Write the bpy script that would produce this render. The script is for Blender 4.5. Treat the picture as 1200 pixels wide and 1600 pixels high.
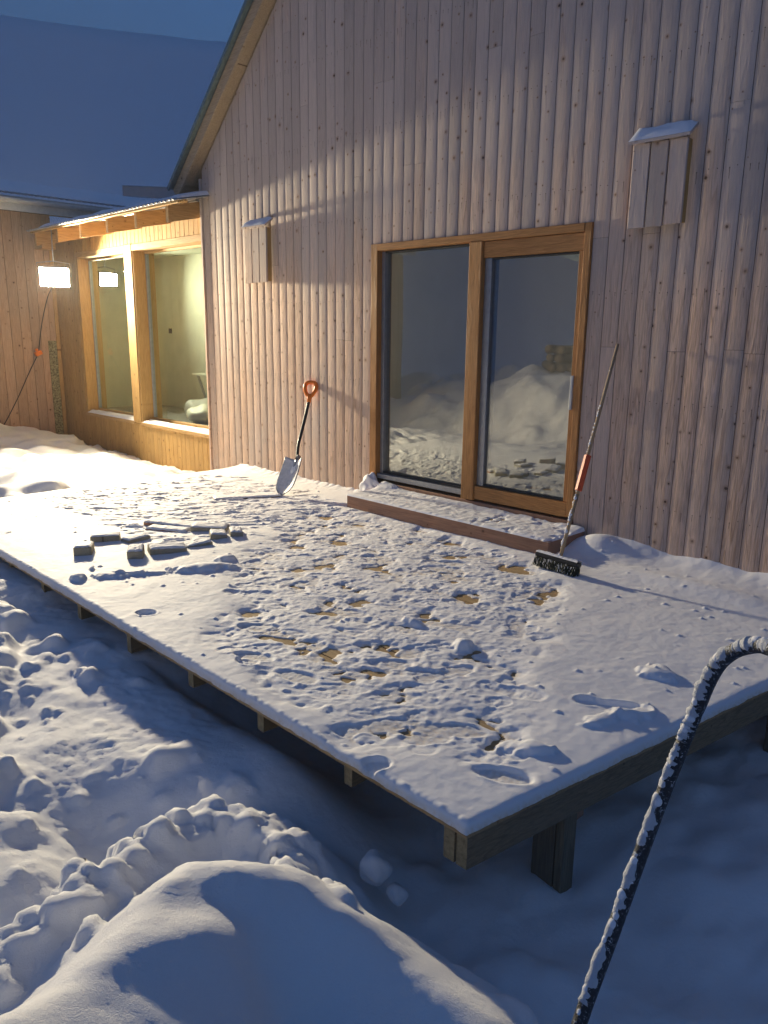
import bpy, bmesh, math, random
import numpy as np
from mathutils import Vector, Matrix

random.seed(7)
rng = np.random.default_rng(11)
scene = bpy.context.scene
for o in list(bpy.data.objects):
    bpy.data.objects.remove(o, do_unlink=True)
COL = scene.collection

# ------------------------------------------------------------------ camera
cam_d = bpy.data.cameras.new('camera')
cam = bpy.data.objects.new('camera', cam_d)
COL.objects.link(cam)
YAW, PITCH, ROLL = 0.7926, 0.2307, 0.0119
_f = Vector((-math.sin(YAW) * math.cos(PITCH), math.cos(YAW) * math.cos(PITCH), -math.sin(PITCH)))
_r = Vector((math.cos(YAW), math.sin(YAW), 0))
_u = _r.cross(_f)
_R, _U = math.cos(ROLL) * _r + math.sin(ROLL) * _u, -math.sin(ROLL) * _r + math.cos(ROLL) * _u
cam.matrix_world = Matrix(((_R.x, _U.x, -_f.x, 8.0725), (_R.y, _U.y, -_f.y, -5.0181), (_R.z, _U.z, -_f.z, 1.5476), (0, 0, 0, 1)))
cam_d.sensor_fit = 'HORIZONTAL'
cam_d.sensor_width = 36.0
cam_d.lens = 36.0 * 1198.7 / 1200.0
cam_d.clip_start, cam_d.clip_end = 0.05, 3000
scene.camera = cam
scene.render.resolution_x, scene.render.resolution_y = 768, 1024

# ------------------------------------------------------------------ sky, exposure
world = bpy.data.worlds.new('World')
scene.world = world
world.use_nodes = True
wn = world.node_tree.nodes
wl = world.node_tree.links
sky = wn.new('ShaderNodeTexSky')
sky.sky_type = 'NISHITA'
sky.sun_disc = False
SUN_EL, SUN_ROT = 0.0, 172.0          # low winter sun, behind the viewer
sky.sun_elevation = math.radians(SUN_EL)
sky.sun_rotation = math.radians(SUN_ROT)
sky.air_density, sky.dust_density, sky.ozone_density = 1.0, 1.0, 3.3
SKY_STRENGTH = 0.86
wn['Background'].inputs['Strength'].default_value = SKY_STRENGTH
wl.new(sky.outputs['Color'], wn['Background'].inputs['Color'])

LAMP_STRENGTH = 4700.0
LAMP_COLOR = (1.0, 0.85, 0.59)
INNER_STRENGTH = 900.0

scene.view_settings.view_transform = 'Standard'
scene.view_settings.look = 'None'
scene.view_settings.gamma = 1.0
scene.view_settings.use_curve_mapping = False
scene.view_settings.exposure = 0.0
scene.cycles.use_denoising = True
scene.cycles.max_bounces = 7
scene.cycles.use_adaptive_sampling = True
scene.cycles.adaptive_threshold = 0.03
scene.cycles.diffuse_bounces = 4
scene.cycles.glossy_bounces = 3
scene.cycles.transparent_max_bounces = 16
scene.cycles.caustics_reflective = False
scene.cycles.caustics_refractive = False
scene.cycles.sample_clamp_indirect = 6.0

# ------------------------------------------------------------------ noise
_perm = rng.permutation(512)
_perm = np.concatenate([_perm, _perm])
_ang = rng.random(512) * 2 * math.pi
_gx, _gy = np.cos(_ang), np.sin(_ang)


def perlin(x, y):
    xi, yi = np.floor(x).astype(int), np.floor(y).astype(int)
    xf, yf = x - xi, y - yi
    xi, yi = xi & 511, yi & 511
    u, v = xf * xf * xf * (xf * (xf * 6 - 15) + 10), yf * yf * yf * (yf * (yf * 6 - 15) + 10)

    def g(ix, iy, dx, dy):
        h = _perm[_perm[ix & 511] + (iy & 511)]
        return _gx[h] * dx + _gy[h] * dy
    a = g(xi, yi, xf, yf) * (1 - u) + g(xi + 1, yi, xf - 1, yf) * u
    b = g(xi, yi + 1, xf, yf - 1) * (1 - u) + g(xi + 1, yi + 1, xf - 1, yf - 1) * u
    return (a * (1 - v) + b * v) * 1.5


def fbm(x, y, octaves=4, gain=0.5):
    s, a = 0, 1.0
    for i in range(octaves):
        s = s + a * perlin(x * 2 ** i + 17.3 * i, y * 2 ** i - 9.1 * i)
        a *= gain
    return s


def billow(x, y, octaves=3):
    s, a = 0, 1.0
    for i in range(octaves):
        s = s + a * (np.abs(perlin(x * 2.1 ** i + 31.7 * i, y * 2.1 ** i + 5.3 * i)))
        a *= 0.5
    return s


def sstep(a, b, x):
    t = np.clip((x - a) / (b - a), 0, 1)
    return t * t * (3 - 2 * t)


# ------------------------------------------------------------------ materials
def mat_new(name):
    m = bpy.data.materials.new(name)
    m.use_nodes = True
    nt = m.node_tree
    b = nt.nodes['Principled BSDF']
    return m, nt, b


def N(nt, typ, **kw):
    n = nt.nodes.new(typ)
    for k, v in kw.items():
        setattr(n, k, v)
    return n


def math_node(nt, op, a, b=None, clamp=False):
    n = nt.nodes.new('ShaderNodeMath')
    n.operation = op
    n.use_clamp = clamp
    for i, v in enumerate((a, b)):
        if v is None:
            continue
        if isinstance(v, (int, float)):
            n.inputs[i].default_value = v
        else:
            nt.links.new(v, n.inputs[i])
    return n.outputs[0]


def mix_col(nt, fac, a, b, blend='MIX'):
    n = nt.nodes.new('ShaderNodeMix')
    n.data_type = 'RGBA'
    n.blend_type = blend
    for sock, v in ((n.inputs[0], fac), (n.inputs[6], a), (n.inputs[7], b)):
        if isinstance(v, (int, float)):
            sock.default_value = v
        elif isinstance(v, tuple):
            sock.default_value = (*v[:3], 1)
        else:
            nt.links.new(v, sock)
    return n.outputs[2]


def ramp(nt, val, stops):
    n = nt.nodes.new('ShaderNodeValToRGB')
    el = n.color_ramp.elements
    while len(el) < len(stops):
        el.new(0.5)
    for e, (p, c) in zip(el, stops):
        e.position = p
        e.color = (*c, 1) if isinstance(c, tuple) else (c, c, c, 1)
    nt.links.new(val, n.inputs[0])
    return n.outputs[0]


def noise(nt, vec, scale, detail=3, rough=0.5, dim='3D'):
    n = nt.nodes.new('ShaderNodeTexNoise')
    n.noise_dimensions = dim
    n.inputs['Scale'].default_value = scale
    n.inputs['Detail'].default_value = detail
    n.inputs['Roughness'].default_value = rough
    if vec is not None:
        nt.links.new(vec, n.inputs['Vector'])
    return n.outputs[0]


def vscale(nt, vec, s):
    n = nt.nodes.new('ShaderNodeVectorMath')
    n.operation = 'MULTIPLY'
    nt.links.new(vec, n.inputs[0])
    n.inputs[1].default_value = s
    return n.outputs[0]


def position(nt):
    return nt.nodes.new('ShaderNodeNewGeometry').outputs['Position']


def rand_pos(nt, k=1.0):
    """world position shifted by a random amount per object, so that alike pieces differ"""
    oi = nt.nodes.new('ShaderNodeObjectInfo')
    c = nt.nodes.new('ShaderNodeCombineXYZ')
    for i, s in enumerate((37.0, 91.0, 53.0)):
        nt.links.new(math_node(nt, 'MULTIPLY', oi.outputs['Random'], s * k), c.inputs[i])
    a = nt.nodes.new('ShaderNodeVectorMath')
    nt.links.new(position(nt), a.inputs[0])
    nt.links.new(c.outputs[0], a.inputs[1])
    return a.outputs[0], oi.outputs['Random']


def bump(nt, bsdf, height, strength=0.3, dist=0.004):
    n = nt.nodes.new('ShaderNodeBump')
    n.inputs['Strength'].default_value = strength
    n.inputs['Distance'].default_value = dist
    nt.links.new(height, n.inputs['Height'])
    nt.links.new(n.outputs[0], bsdf.inputs['Normal'])


def wood(name, fresh, late, grey, weather=0.5, axis='z', knots=True, rough=0.75, dirt=0.3, knot_col=(0.05, 0.025, 0.015), face='xz', vary=0.5, grey_high=False):
    m, nt, b = mat_new(name)
    p, rnd = rand_pos(nt)
    st = {'z': (1, 1, .055), 'x': (.055, 1, 1), 'y': (1, .055, 1)}[axis]
    ps = vscale(nt, p, st)
    n1 = noise(nt, ps, 9.0, 2, 0.45)
    rings = math_node(nt, 'FRACT', math_node(nt, 'MULTIPLY', n1, 13.0))
    rings = ramp(nt, rings, [(0.0, 0.0), (0.72, 0.25), (0.93, 1.0), (1.0, 0.1)])
    fine = noise(nt, ps, 140.0, 2, 0.6)
    base = mix_col(nt, math_node(nt, 'MULTIPLY', rings, 0.85), fresh, late)
    base = mix_col(nt, math_node(nt, 'MULTIPLY', ramp(nt, fine, [(0.38, 0.0), (0.68, 1.0)]), 0.6), base, tuple(c * 0.62 for c in late))
    # silvering: patches and single boards that have gone grey
    w1 = noise(nt, vscale(nt, position(nt), {'z': (1, 1, .5), 'x': (.5, 1, 1), 'y': (1, .5, 1)}[axis]), 1.6, 4, 0.6)
    w2 = noise(nt, ps, 40.0, 3, 0.6)
    wv = math_node(nt, 'ADD', math_node(nt, 'MULTIPLY', w1, 0.8), math_node(nt, 'MULTIPLY', w2, 0.35))
    wv = math_node(nt, 'ADD', wv, math_node(nt, 'MULTIPLY', rnd, 0.18))
    if grey_high:      # boards turn greyer and darker with height, the low ones keep their colour
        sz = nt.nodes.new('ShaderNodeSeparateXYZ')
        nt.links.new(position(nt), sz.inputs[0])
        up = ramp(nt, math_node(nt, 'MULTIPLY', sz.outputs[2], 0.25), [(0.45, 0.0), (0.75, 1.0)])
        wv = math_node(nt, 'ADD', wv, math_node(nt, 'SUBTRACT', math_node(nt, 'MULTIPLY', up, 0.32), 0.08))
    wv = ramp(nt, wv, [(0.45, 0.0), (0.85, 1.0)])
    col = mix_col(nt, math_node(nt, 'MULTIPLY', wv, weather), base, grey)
    # board to board value
    v = nt.nodes.new('ShaderNodeHueSaturation')
    vm = math_node(nt, 'ADD', 1.0 - 0.22 * vary, math_node(nt, 'MULTIPLY', math_node(nt, 'FRACT', math_node(nt, 'MULTIPLY', rnd, 7.31)), 0.44 * vary))
    nt.links.new(vm, v.inputs['Value'])
    nt.links.new(col, v.inputs['Color'])
    col = v.outputs[0]
    h = math_node(nt, 'ADD', math_node(nt, 'MULTIPLY', rings, 0.4), fine)
    if knots:
        sx = nt.nodes.new('ShaderNodeSeparateXYZ')
        nt.links.new(p, sx.inputs[0])
        cx = nt.nodes.new('ShaderNodeCombineXYZ')
        ax = {'x': 0, 'y': 1, 'z': 2}
        nt.links.new(sx.outputs[ax[face[0]]], cx.inputs[0])
        nt.links.new(sx.outputs[ax[face[1]]], cx.inputs[1])
        vo = nt.nodes.new('ShaderNodeTexVoronoi')
        vo.voronoi_dimensions = '2D'
        vo.inputs['Scale'].default_value = 6.5
        nt.links.new(cx.outputs[0], vo.inputs['Vector'])
        sc = nt.nodes.new('ShaderNodeSeparateColor')
        nt.links.new(vo.outputs['Color'], sc.inputs[0])
        keep = math_node(nt, 'GREATER_THAN', sc.outputs[0], 0.36)
        rad = math_node(nt, 'ADD', 0.018, math_node(nt, 'MULTIPLY', math_node(nt, 'POWER', sc.outputs[1], 2.0), 0.065))
        dd = math_node(nt, 'ADD', vo.outputs['Distance'], math_node(nt, 'MULTIPLY', math_node(nt, 'SUBTRACT', noise(nt, p, 90, 2), 0.5), 0.03))
        k = math_node(nt, 'DIVIDE', dd, rad)
        core = math_node(nt, 'MULTIPLY', ramp(nt, k, [(0.6, 1.0), (1.0, 0.0)]), keep)
        halo = math_node(nt, 'MULTIPLY', ramp(nt, math_node(nt, 'MULTIPLY', k, 0.4), [(0.4, 1.0), (1.0, 0.0)]), keep)
        col = mix_col(nt, math_node(nt, 'MULTIPLY', halo, 0.6), col, tuple(c * 0.7 for c in late))
        col = mix_col(nt, math_node(nt, 'MULTIPLY', core, math_node(nt, 'ADD', 0.45, math_node(nt, 'MULTIPLY', sc.outputs[2], 0.5))), col, knot_col)
    # vertical dirty streaks and smudges
    dn = noise(nt, vscale(nt, p, {'z': (1, 1, .25), 'x': (.25, 1, 1), 'y': (1, .25, 1)}[axis]), 5.0, 5, 0.7)
    dk = math_node(nt, 'MULTIPLY', ramp(nt, dn, [(0.56, 0.0), (0.78, 1.0)]), dirt)
    col = mix_col(nt, dk, col, tuple(c * 0.32 for c in grey))
    nt.links.new(col, b.inputs['Base Color'])
    b.inputs['Roughness'].default_value = rough
    b.inputs['Specular IOR Level'].default_value = 0.25
    bump(nt, b, h, 0.5, 0.003)
    return m


def plain(name, col, rough=0.6, metal=0.0, var=0.15, scale=20.0, spec=0.4, bstr=0.15):
    m, nt, b = mat_new(name)
    p, rnd = rand_pos(nt)
    n = noise(nt, p, scale, 4, 0.6)
    c = mix_col(nt, ramp(nt, n, [(0.3, 0.0), (0.7, 1.0)]), tuple(x * (1 - var) for x in col), tuple(min(1, x * (1 + var)) for x in col))
    nt.links.new(c, b.inputs['Base Color'])
    b.inputs['Roughness'].default_value = rough
    b.inputs['Metallic'].default_value = metal
    b.inputs['Specular IOR Level'].default_value = spec
    if bstr:
        bump(nt, b, n, bstr, 0.002)
    return m


def snow_mat(name, grain=1.0, dist=0.004, col=(0.88, 0.88, 0.89)):
    m, nt, b = mat_new(name)
    p = position(nt)
    n1 = noise(nt, p, 45.0, 4, 0.65)
    n2 = noise(nt, p, 260.0, 3, 0.7)
    n3 = noise(nt, p, 3.0, 3, 0.5)
    h = math_node(nt, 'ADD', math_node(nt, 'MULTIPLY', n1, 1.0), math_node(nt, 'MULTIPLY', n2, 0.8))
    c = mix_col(nt, ramp(nt, n3, [(0.3, 0.0), (0.7, 1.0)]), tuple(x * 0.96 for x in col), col)
    nt.links.new(c, b.inputs['Base Color'])
    b.inputs['Roughness'].default_value = 0.7
    b.inputs['Specular IOR Level'].default_value = 0.25
    b.inputs['Subsurface Weight'].default_value = 0.0
    bump(nt, b, h, 0.55 * grain, dist)
    return m


M = {}
M['cladding'] = wood('weathered_cladding', (0.82, 0.575, 0.42), (0.52, 0.325, 0.21), (0.47, 0.415, 0.385), 0.8, dirt=0.4, vary=0.5, grey_high=True)
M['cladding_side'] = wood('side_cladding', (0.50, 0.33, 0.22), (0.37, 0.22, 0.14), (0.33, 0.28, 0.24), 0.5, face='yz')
M['fresh'] = wood('fresh_cladding', (0.55, 0.34, 0.12), (0.44, 0.24, 0.075), (0.42, 0.30, 0.15), 0.2, dirt=0.10, vary=0.35)
M['fresh_beam'] = wood('fresh_beam', (0.56, 0.34, 0.13), (0.45, 0.24, 0.08), (0.42, 0.32, 0.2), 0.2, axis='y', face='yz', dirt=0.1)
M['fresh_x'] = wood('fresh_rail', (0.56, 0.36, 0.15), (0.45, 0.25, 0.09), (0.42, 0.32, 0.2), 0.25, axis='x', dirt=0.1)
M['barge'] = wood('barge_wood', (0.50, 0.37, 0.23), (0.38, 0.26, 0.15), (0.33, 0.29, 0.24), 0.5, axis='x', dirt=0.3)
M['door'] = wood('oiled_door_frame', (0.54, 0.26, 0.085), (0.41, 0.175, 0.05), (0.30, 0.17, 0.08), 0.2, knots=False, rough=0.5, dirt=0.1, vary=0.2)
M['door_x'] = wood('oiled_door_rail', (0.54, 0.26, 0.085), (0.41, 0.175, 0.05), (0.30, 0.17, 0.08), 0.2, axis='x', knots=False, rough=0.5, dirt=0.1, vary=0.2)
M['step'] = wood('step_wood', (0.46, 0.25, 0.15), (0.34, 0.165, 0.095), (0.30, 0.20, 0.15), 0.4, axis='x', dirt=0.3)
M['deck'] = wood('deck_board', (0.50, 0.34, 0.16), (0.38, 0.23, 0.10), (0.34, 0.27, 0.18), 0.4, axis='x', face='xy', dirt=0.2)
M['joist'] = wood('treated_joist', (0.27, 0.20, 0.11), (0.17, 0.12, 0.06), (0.16, 0.13, 0.10), 0.6, axis='y', face='yz', dirt=0.5)
M['post'] = wood('treated_post', (0.25, 0.21, 0.14), (0.16, 0.13, 0.08), (0.15, 0.13, 0.11), 0.6, dirt=0.5)
M['endgrain'] = plain('joist_end_grain', (0.30, 0.235, 0.13), 0.85, var=0.3, scale=60)
M['dark'] = plain('dark_gap', (0.035, 0.026, 0.02), 0.9)
M['stain'] = plain('nail_stain', (0.045, 0.035, 0.03), 0.9)
M['metal_roof'] = plain('dark_teal_roof_metal', (0.16, 0.22, 0.235), 0.45, 0.4, var=0.2)
M['galv'] = plain('galvanised_sheet', (0.34, 0.36, 0.39), 0.5, 0.5, var=0.06)
M['white_trim'] = plain('white_painted_fascia', (0.62, 0.62, 0.58), 0.5, var=0.08)
M['gasket'] = plain('black_rubber_gasket', (0.03, 0.032, 0.036), 0.5)
M['alu'] = plain('grey_aluminium', (0.32, 0.33, 0.35), 0.4, 0.6, var=0.1)
M['plaster'] = plain('interior_plaster', (0.62, 0.63, 0.53), 0.9, var=0.06, scale=4)
M['plaster_dim'] = plain('interior_plaster_grey', (0.66, 0.64, 0.64), 0.9, var=0.06, scale=4)
M['screed'] = plain('screed_floor', (0.28, 0.27, 0.25), 0.9, var=0.2, scale=6)
M['black_plastic'] = plain('black_plastic', (0.015, 0.016, 0.018), 0.35, var=0.2)
M['orange_plastic'] = plain('orange_plastic', (0.75, 0.19, 0.015), 0.4, var=0.1)
M['red_orange'] = plain('red_orange_grip', (0.70, 0.10, 0.025), 0.45, var=0.1)
M['blade'] = plain('brushed_blade', (0.62, 0.62, 0.64), 0.5, 0.0, var=0.15, scale=30)
M['stick'] = wood('broom_stick', (0.50, 0.36, 0.20), (0.38, 0.24, 0.12), (0.36, 0.30, 0.24), 0.3, knots=False, dirt=0.3)
M['bristle'] = plain('dark_green_bristle', (0.014, 0.024, 0.018), 0.6, var=0.3)
M['offcut'] = wood('grey_offcut', (0.46, 0.41, 0.29), (0.30, 0.26, 0.17), (0.33, 0.31, 0.27), 0.6, axis='x', face='xy', dirt=0.4)
M['bark'] = plain('grey_bark', (0.09, 0.07, 0.05), 0.9, var=0.4, scale=40, bstr=0.6)
M['logend'] = plain('cut_log_end', (0.16, 0.11, 0.07), 0.85, var=0.25, scale=60)
M['speckle'] = plain('perforated_membrane', (0.20, 0.19, 0.11), 0.8, var=0.9, scale=55, bstr=0.4)
for nm, lo, hi in (('frosted', 0.55, 0.66), ('frost_coat', 0.18, 0.34)):
    m, nt, b = mat_new(nm)
    p = position(nt)
    fz = math_node(nt, 'ADD', math_node(nt, 'MULTIPLY', noise(nt, p, 110.0, 4, 0.7), 0.7), math_node(nt, 'MULTIPLY', noise(nt, p, 300.0, 2, 0.6), 0.3))
    fm = ramp(nt, fz, [(lo, 0.0), (hi, 1.0)])
    nt.links.new(mix_col(nt, fm, (0.02, 0.022, 0.026), (0.80, 0.82, 0.85)), b.inputs['Base Color'])
    nt.links.new(ramp(nt, fm, [(0.0, 0.4), (1.0, 0.8)]), b.inputs['Roughness'])
    bump(nt, b, fz, 0.9, 0.008)
    M[nm] = m
M['snow'] = snow_mat('yard_snow', 1.0, 0.007)
M['snow_coarse'] = snow_mat('clinging_snow', 1.6, 0.010, (0.74, 0.76, 0.79))
M['snow_fine'] = snow_mat('powder_snow', 0.9, 0.004)
m = snow_mat('thin_deck_snow', 0.55, 0.004)
nt = m.node_tree
b = nt.nodes['Principled BSDF']
src = b.inputs['Base Color'].links[0].from_socket
an = nt.nodes.new('ShaderNodeAttribute')
an.attribute_name = 'thin'
tf = math_node(nt, 'MULTIPLY', an.outputs['Fac'], ramp(nt, noise(nt, position(nt), 60.0, 3, 0.6), [(0.35, 0.25), (0.65, 0.85)]))
nt.links.new(mix_col(nt, tf, src, (0.70, 0.56, 0.38)), b.inputs['Base Color'])
M['snow_deck'] = m
M['snow_far'] = snow_mat('far_snow', 0.2, 0.05, (0.93, 0.93, 0.94))


def glass_mat(name, tint, ior=1.55, rough=0.0):
    m, nt, b = mat_new(name)
    nt.nodes.remove(b)
    out = nt.nodes['Material Output']
    # Schlick reflection of one face, the same from either side
    ge = nt.nodes.new('ShaderNodeNewGeometry')
    dp = nt.nodes.new('ShaderNodeVectorMath')
    dp.operation = 'DOT_PRODUCT'
    nt.links.new(ge.outputs['Normal'], dp.inputs[0])
    nt.links.new(ge.outputs['Incoming'], dp.inputs[1])
    cosv = math_node(nt, 'ABSOLUTE', dp.outputs['Value'])
    f0 = ((ior - 1) / (ior + 1)) ** 2
    fac = math_node(nt, 'ADD', f0, math_node(nt, 'MULTIPLY', 1 - f0, math_node(nt, 'POWER', math_node(nt, 'SUBTRACT', 1.0, cosv), 5.0)))
    tr = nt.nodes.new('ShaderNodeBsdfTransparent')
    tr.inputs[0].default_value = (*tint, 1)
    gl = nt.nodes.new('ShaderNodeBsdfGlossy')
    gl.inputs['Roughness'].default_value = rough
    gl.inputs['Color'].default_value = (0.95, 0.97, 0.95, 1)
    # a faint unevenness of the sheet
    nz = noise(nt, position(nt), 1.3, 1)
    bp = nt.nodes.new('ShaderNodeBump')
    bp.inputs['Strength'].default_value = 0.05
    bp.inputs['Distance'].default_value = 0.02
    nt.links.new(nz, bp.inputs['Height'])
    nt.links.new(bp.outputs[0], gl.inputs['Normal'])
    mx = nt.nodes.new('ShaderNodeMixShader')
    nt.links.new(fac, mx.inputs[0])
    nt.links.new(tr.outputs[0], mx.inputs[1])
    nt.links.new(gl.outputs[0], mx.inputs[2])
    nt.links.new(mx.outputs[0], out.inputs['Surface'])
    return m


M['glass'] = glass_mat('coated_door_glass', (0.88, 0.88, 0.88), 2.5)
M['glass_wing'] = glass_mat('wing_window_glass', (0.92, 0.95, 0.90), 1.6)

m, nt, b = mat_new('lit_lamp_glass')
b.inputs['Base Color'].default_value = (1, 1, 1, 1)
b.inputs['Emission Color'].default_value = (*LAMP_COLOR, 1)
b.inputs['Emission Strength'].default_value = LAMP_STRENGTH
M['lamp_on'] = m
m, nt, b = mat_new('lit_inner_lamp_glass')
b.inputs['Base Color'].default_value = (1, 1, 1, 1)
b.inputs['Emission Color'].default_value = (1.0, 0.98, 0.74, 1)
b.inputs['Emission Strength'].default_value = INNER_STRENGTH
M['lamp_on_inside'] = m


# ------------------------------------------------------------------ object helpers
def tag(o, label=None, cat=None, group=None, kind=None):
    for k, v in (('label', label), ('category', cat), ('group', group), ('kind', kind)):
        if v:
            o[k] = v
    return o


def empty(name, loc, label, cat, group=None):
    o = bpy.data.objects.new(name, None)
    o.empty_display_size = 0.2
    COL.objects.link(o)
    o.location = loc
    o['_w'] = list(loc)
    return tag(o, label, cat, group)


def link(name, me, origin, parent):
    o = bpy.data.objects.new(name, me)
    COL.objects.link(o)
    if parent is not None:
        o.parent = parent
        pw = parent['_w']
        o.location = Vector(origin) - Vector(pw[:])
    else:
        o.location = origin
    o['_w'] = list(origin)
    return o


def put(name, verts, faces, mat, parent=None, smooth=False):
    """one mesh object from world-space vertices, its origin at the foot of its box"""
    v = np.asarray(verts, dtype=float)
    lo, hi = v.min(0), v.max(0)
    org = np.array([(lo[0] + hi[0]) / 2, (lo[1] + hi[1]) / 2, lo[2]])
    me = bpy.data.meshes.new(name)
    me.from_pydata((v - org).tolist(), [], faces)
    me.materials.append(M[mat] if isinstance(mat, str) else mat)
    if smooth:
        me.polygons.foreach_set('use_smooth', [True] * len(me.polygons))
    me.update()
    return link(name, me, tuple(org), parent)


def put_bm(name, bm, mat, parent=None, smooth=False, keep=False):
    bm.normal_update()
    v = np.array([x.co[:] for x in bm.verts])
    lo, hi = v.min(0), v.max(0)
    org = Vector(((lo[0] + hi[0]) / 2, (lo[1] + hi[1]) / 2, lo[2]))
    for x in bm.verts:
        x.co -= org
    me = bpy.data.meshes.new(name)
    bm.to_mesh(me)
    bm.free()
    for mm in (mat if isinstance(mat, (list, tuple)) else [mat]):
        me.materials.append(M[mm])
    if smooth:
        me.polygons.foreach_set('use_smooth', [True] * len(me.polygons))
    return link(name, me, tuple(org), parent)


def bm_box(bm, x0, x1, y0, y1, z0, z1, mat=None):
    mt = mat or Matrix.Identity(4)
    vs = [bm.verts.new(mt @ Vector((x, y, z))) for x in (x0, x1) for y in (y0, y1) for z in (z0, z1)]
    for f in ((0, 1, 3, 2), (4, 6, 7, 5), (0, 4, 5, 1), (2, 3, 7, 6), (0, 2, 6, 4), (1, 5, 7, 3)):
        bm.faces.new([vs[i] for i in f])
    return vs


def box(name, x0, x1, y0, y1, z0, z1, mat, parent=None, bevel=0.003, mtx=None, seg=1):
    bm = bmesh.new()
    bm_box(bm, x0, x1, y0, y1, z0, z1, mtx)
    if bevel:
        bmesh.ops.bevel(bm, geom=bm.edges[:], offset=bevel, segments=seg, affect='EDGES', profile=0.5)
    return put_bm(name, bm, mat, parent)


def tube_bm(bm, pts, radii, n=10, caps=True, squash=None):
    pts = [Vector(p) for p in pts]
    if not isinstance(radii, (list, tuple)):
        radii = [radii] * len(pts)
    rings = []
    up = Vector((0.13, 0.21, 0.97)).normalized()
    for i, p in enumerate(pts):
        t = (pts[min(i + 1, len(pts) - 1)] - pts[max(i - 1, 0)]).normalized()
        a = t.cross(up)
        if a.length < 1e-3:
            a = t.cross(Vector((1, 0, 0)))
        a.normalize()
        c = a.cross(t)
        rings.append([bm.verts.new(p + (a * math.cos(2 * math.pi * k / n) + c * math.sin(2 * math.pi * k / n)) * radii[i]) for k in range(n)])
    for i in range(len(rings) - 1):
        for k in range(n):
            bm.faces.new((rings[i][k], rings[i][(k + 1) % n], rings[i + 1][(k + 1) % n], rings[i + 1][k]))
    if caps:
        bm.faces.new(rings[0][::-1])
        bm.faces.new(rings[-1])
    return rings


def tube(name, pts, radii, mat, parent=None, n=10):
    bm = bmesh.new()
    tube_bm(bm, pts, radii, n)
    return put_bm(name, bm, mat, parent, smooth=True)


def spline(pts, n=8):
    """Catmull-Rom through points"""
    P = [np.array(p, float) for p in pts]
    P = [2 * P[0] - P[1]] + P + [2 * P[-1] - P[-2]]
    out = []
    for i in range(1, len(P) - 2):
        for k in range(n):
            t = k / n
            a, b_, c, d = P[i - 1], P[i], P[i + 1], P[i + 2]
            out.append(0.5 * ((2 * b_) + (-a + c) * t + (2 * a - 5 * b_ + 4 * c - d) * t * t + (-a + 3 * b_ - 3 * c + d) * t ** 3))
    out.append(P[-2])
    return out


def grid_mesh(name, X, Y, Z, mat, parent=None, smooth=True):
    ny, nx = Z.shape
    v = np.stack([X.ravel(), Y.ravel(), Z.ravel()], 1)
    i = np.arange(ny * nx).reshape(ny, nx)
    f = np.stack([i[:-1, :-1].ravel(), i[:-1, 1:].ravel(), i[1:, 1:].ravel(), i[1:, :-1].ravel()], 1)
    me = bpy.data.meshes.new(name)
    me.vertices.add(len(v))
    me.vertices.foreach_set('co', v.ravel().astype(np.float32))
    me.loops.add(f.size)
    me.loops.foreach_set('vertex_index', f.ravel().astype(np.int32))
    me.polygons.add(len(f))
    me.polygons.foreach_set('loop_start', np.arange(0, f.size, 4, dtype=np.int32))
    me.polygons.foreach_set('loop_total', np.full(len(f), 4, dtype=np.int32))
    me.update(calc_edges=True)
    me.validate()
    me.polygons.foreach_set('use_smooth', [smooth] * len(me.polygons))
    me.materials.append(M[mat])
    return link(name, me, (0, 0, 0), parent)


def profile_board(name, u0, u1, z0, z1l, z1r, mat, parent, plane='y', base=0.0, depth=0.022, rnd=True, gap=0.0075, sign=-1, bow=True):
    """upright cladding board with a rounded face; u runs along the wall, the face looks to sign*axis"""
    g = gap
    w = u1 - u0 - 2 * g
    if bow:
        prof = [(0, -0.004), (0.0, 0.22), (0.03, 0.42), (0.08, 0.58), (0.16, 0.73), (0.27, 0.86), (0.42, 0.96), (0.6, 1.0), (0.76, 0.97), (0.88, 0.86), (0.955, 0.68), (1.0, 0.4), (1.0, -0.004)]
    else:
        prof = [(0, -0.004), (0.0, 0.8), (0.035, 1.0), (0.965, 1.0), (1.0, 0.8), (1.0, -0.004)]
    vs = []
    for t, d in prof:
        u = u0 + g + w * t
        for z in (z0, z1l + (z1r - z1l) * t):
            dd = base + sign * depth * d
            vs.append((u, dd, z) if plane == 'y' else (dd, u, z))
    n = len(prof)
    fs = []
    flip = (plane == 'y') == (sign < 0)
    for i in range(n - 1):
        q = (2 * i, 2 * i + 2, 2 * i + 3, 2 * i + 1)
        fs.append(q if flip else q[::-1])
    bot = tuple(2 * i for i in range(n))
    top = tuple(2 * i + 1 for i in range(n))
    fs.append(bot[::-1] if flip else bot)
    fs.append(top if flip else top[::-1])
    o = put(name, vs, fs, mat, parent)
    me = o.data
    sm = [True] * (n - 1) + [False, False]
    me.polygons.foreach_set('use_smooth', [False] * len(sm))
    o.shadow_terminator_geometry_offset = 0.0     # long thin faces: no shifted shadow rays
    return o


# ================================================================== TERRAIN
def axis_steps(segs):
    out = [segs[0][0]]
    for a, b_, s in segs:
        n = max(1, int(round((b_ - a) / s)))
        out.extend((a + (b_ - a) * (k + 1) / n) for k in range(n))
    return np.array(out)


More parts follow.
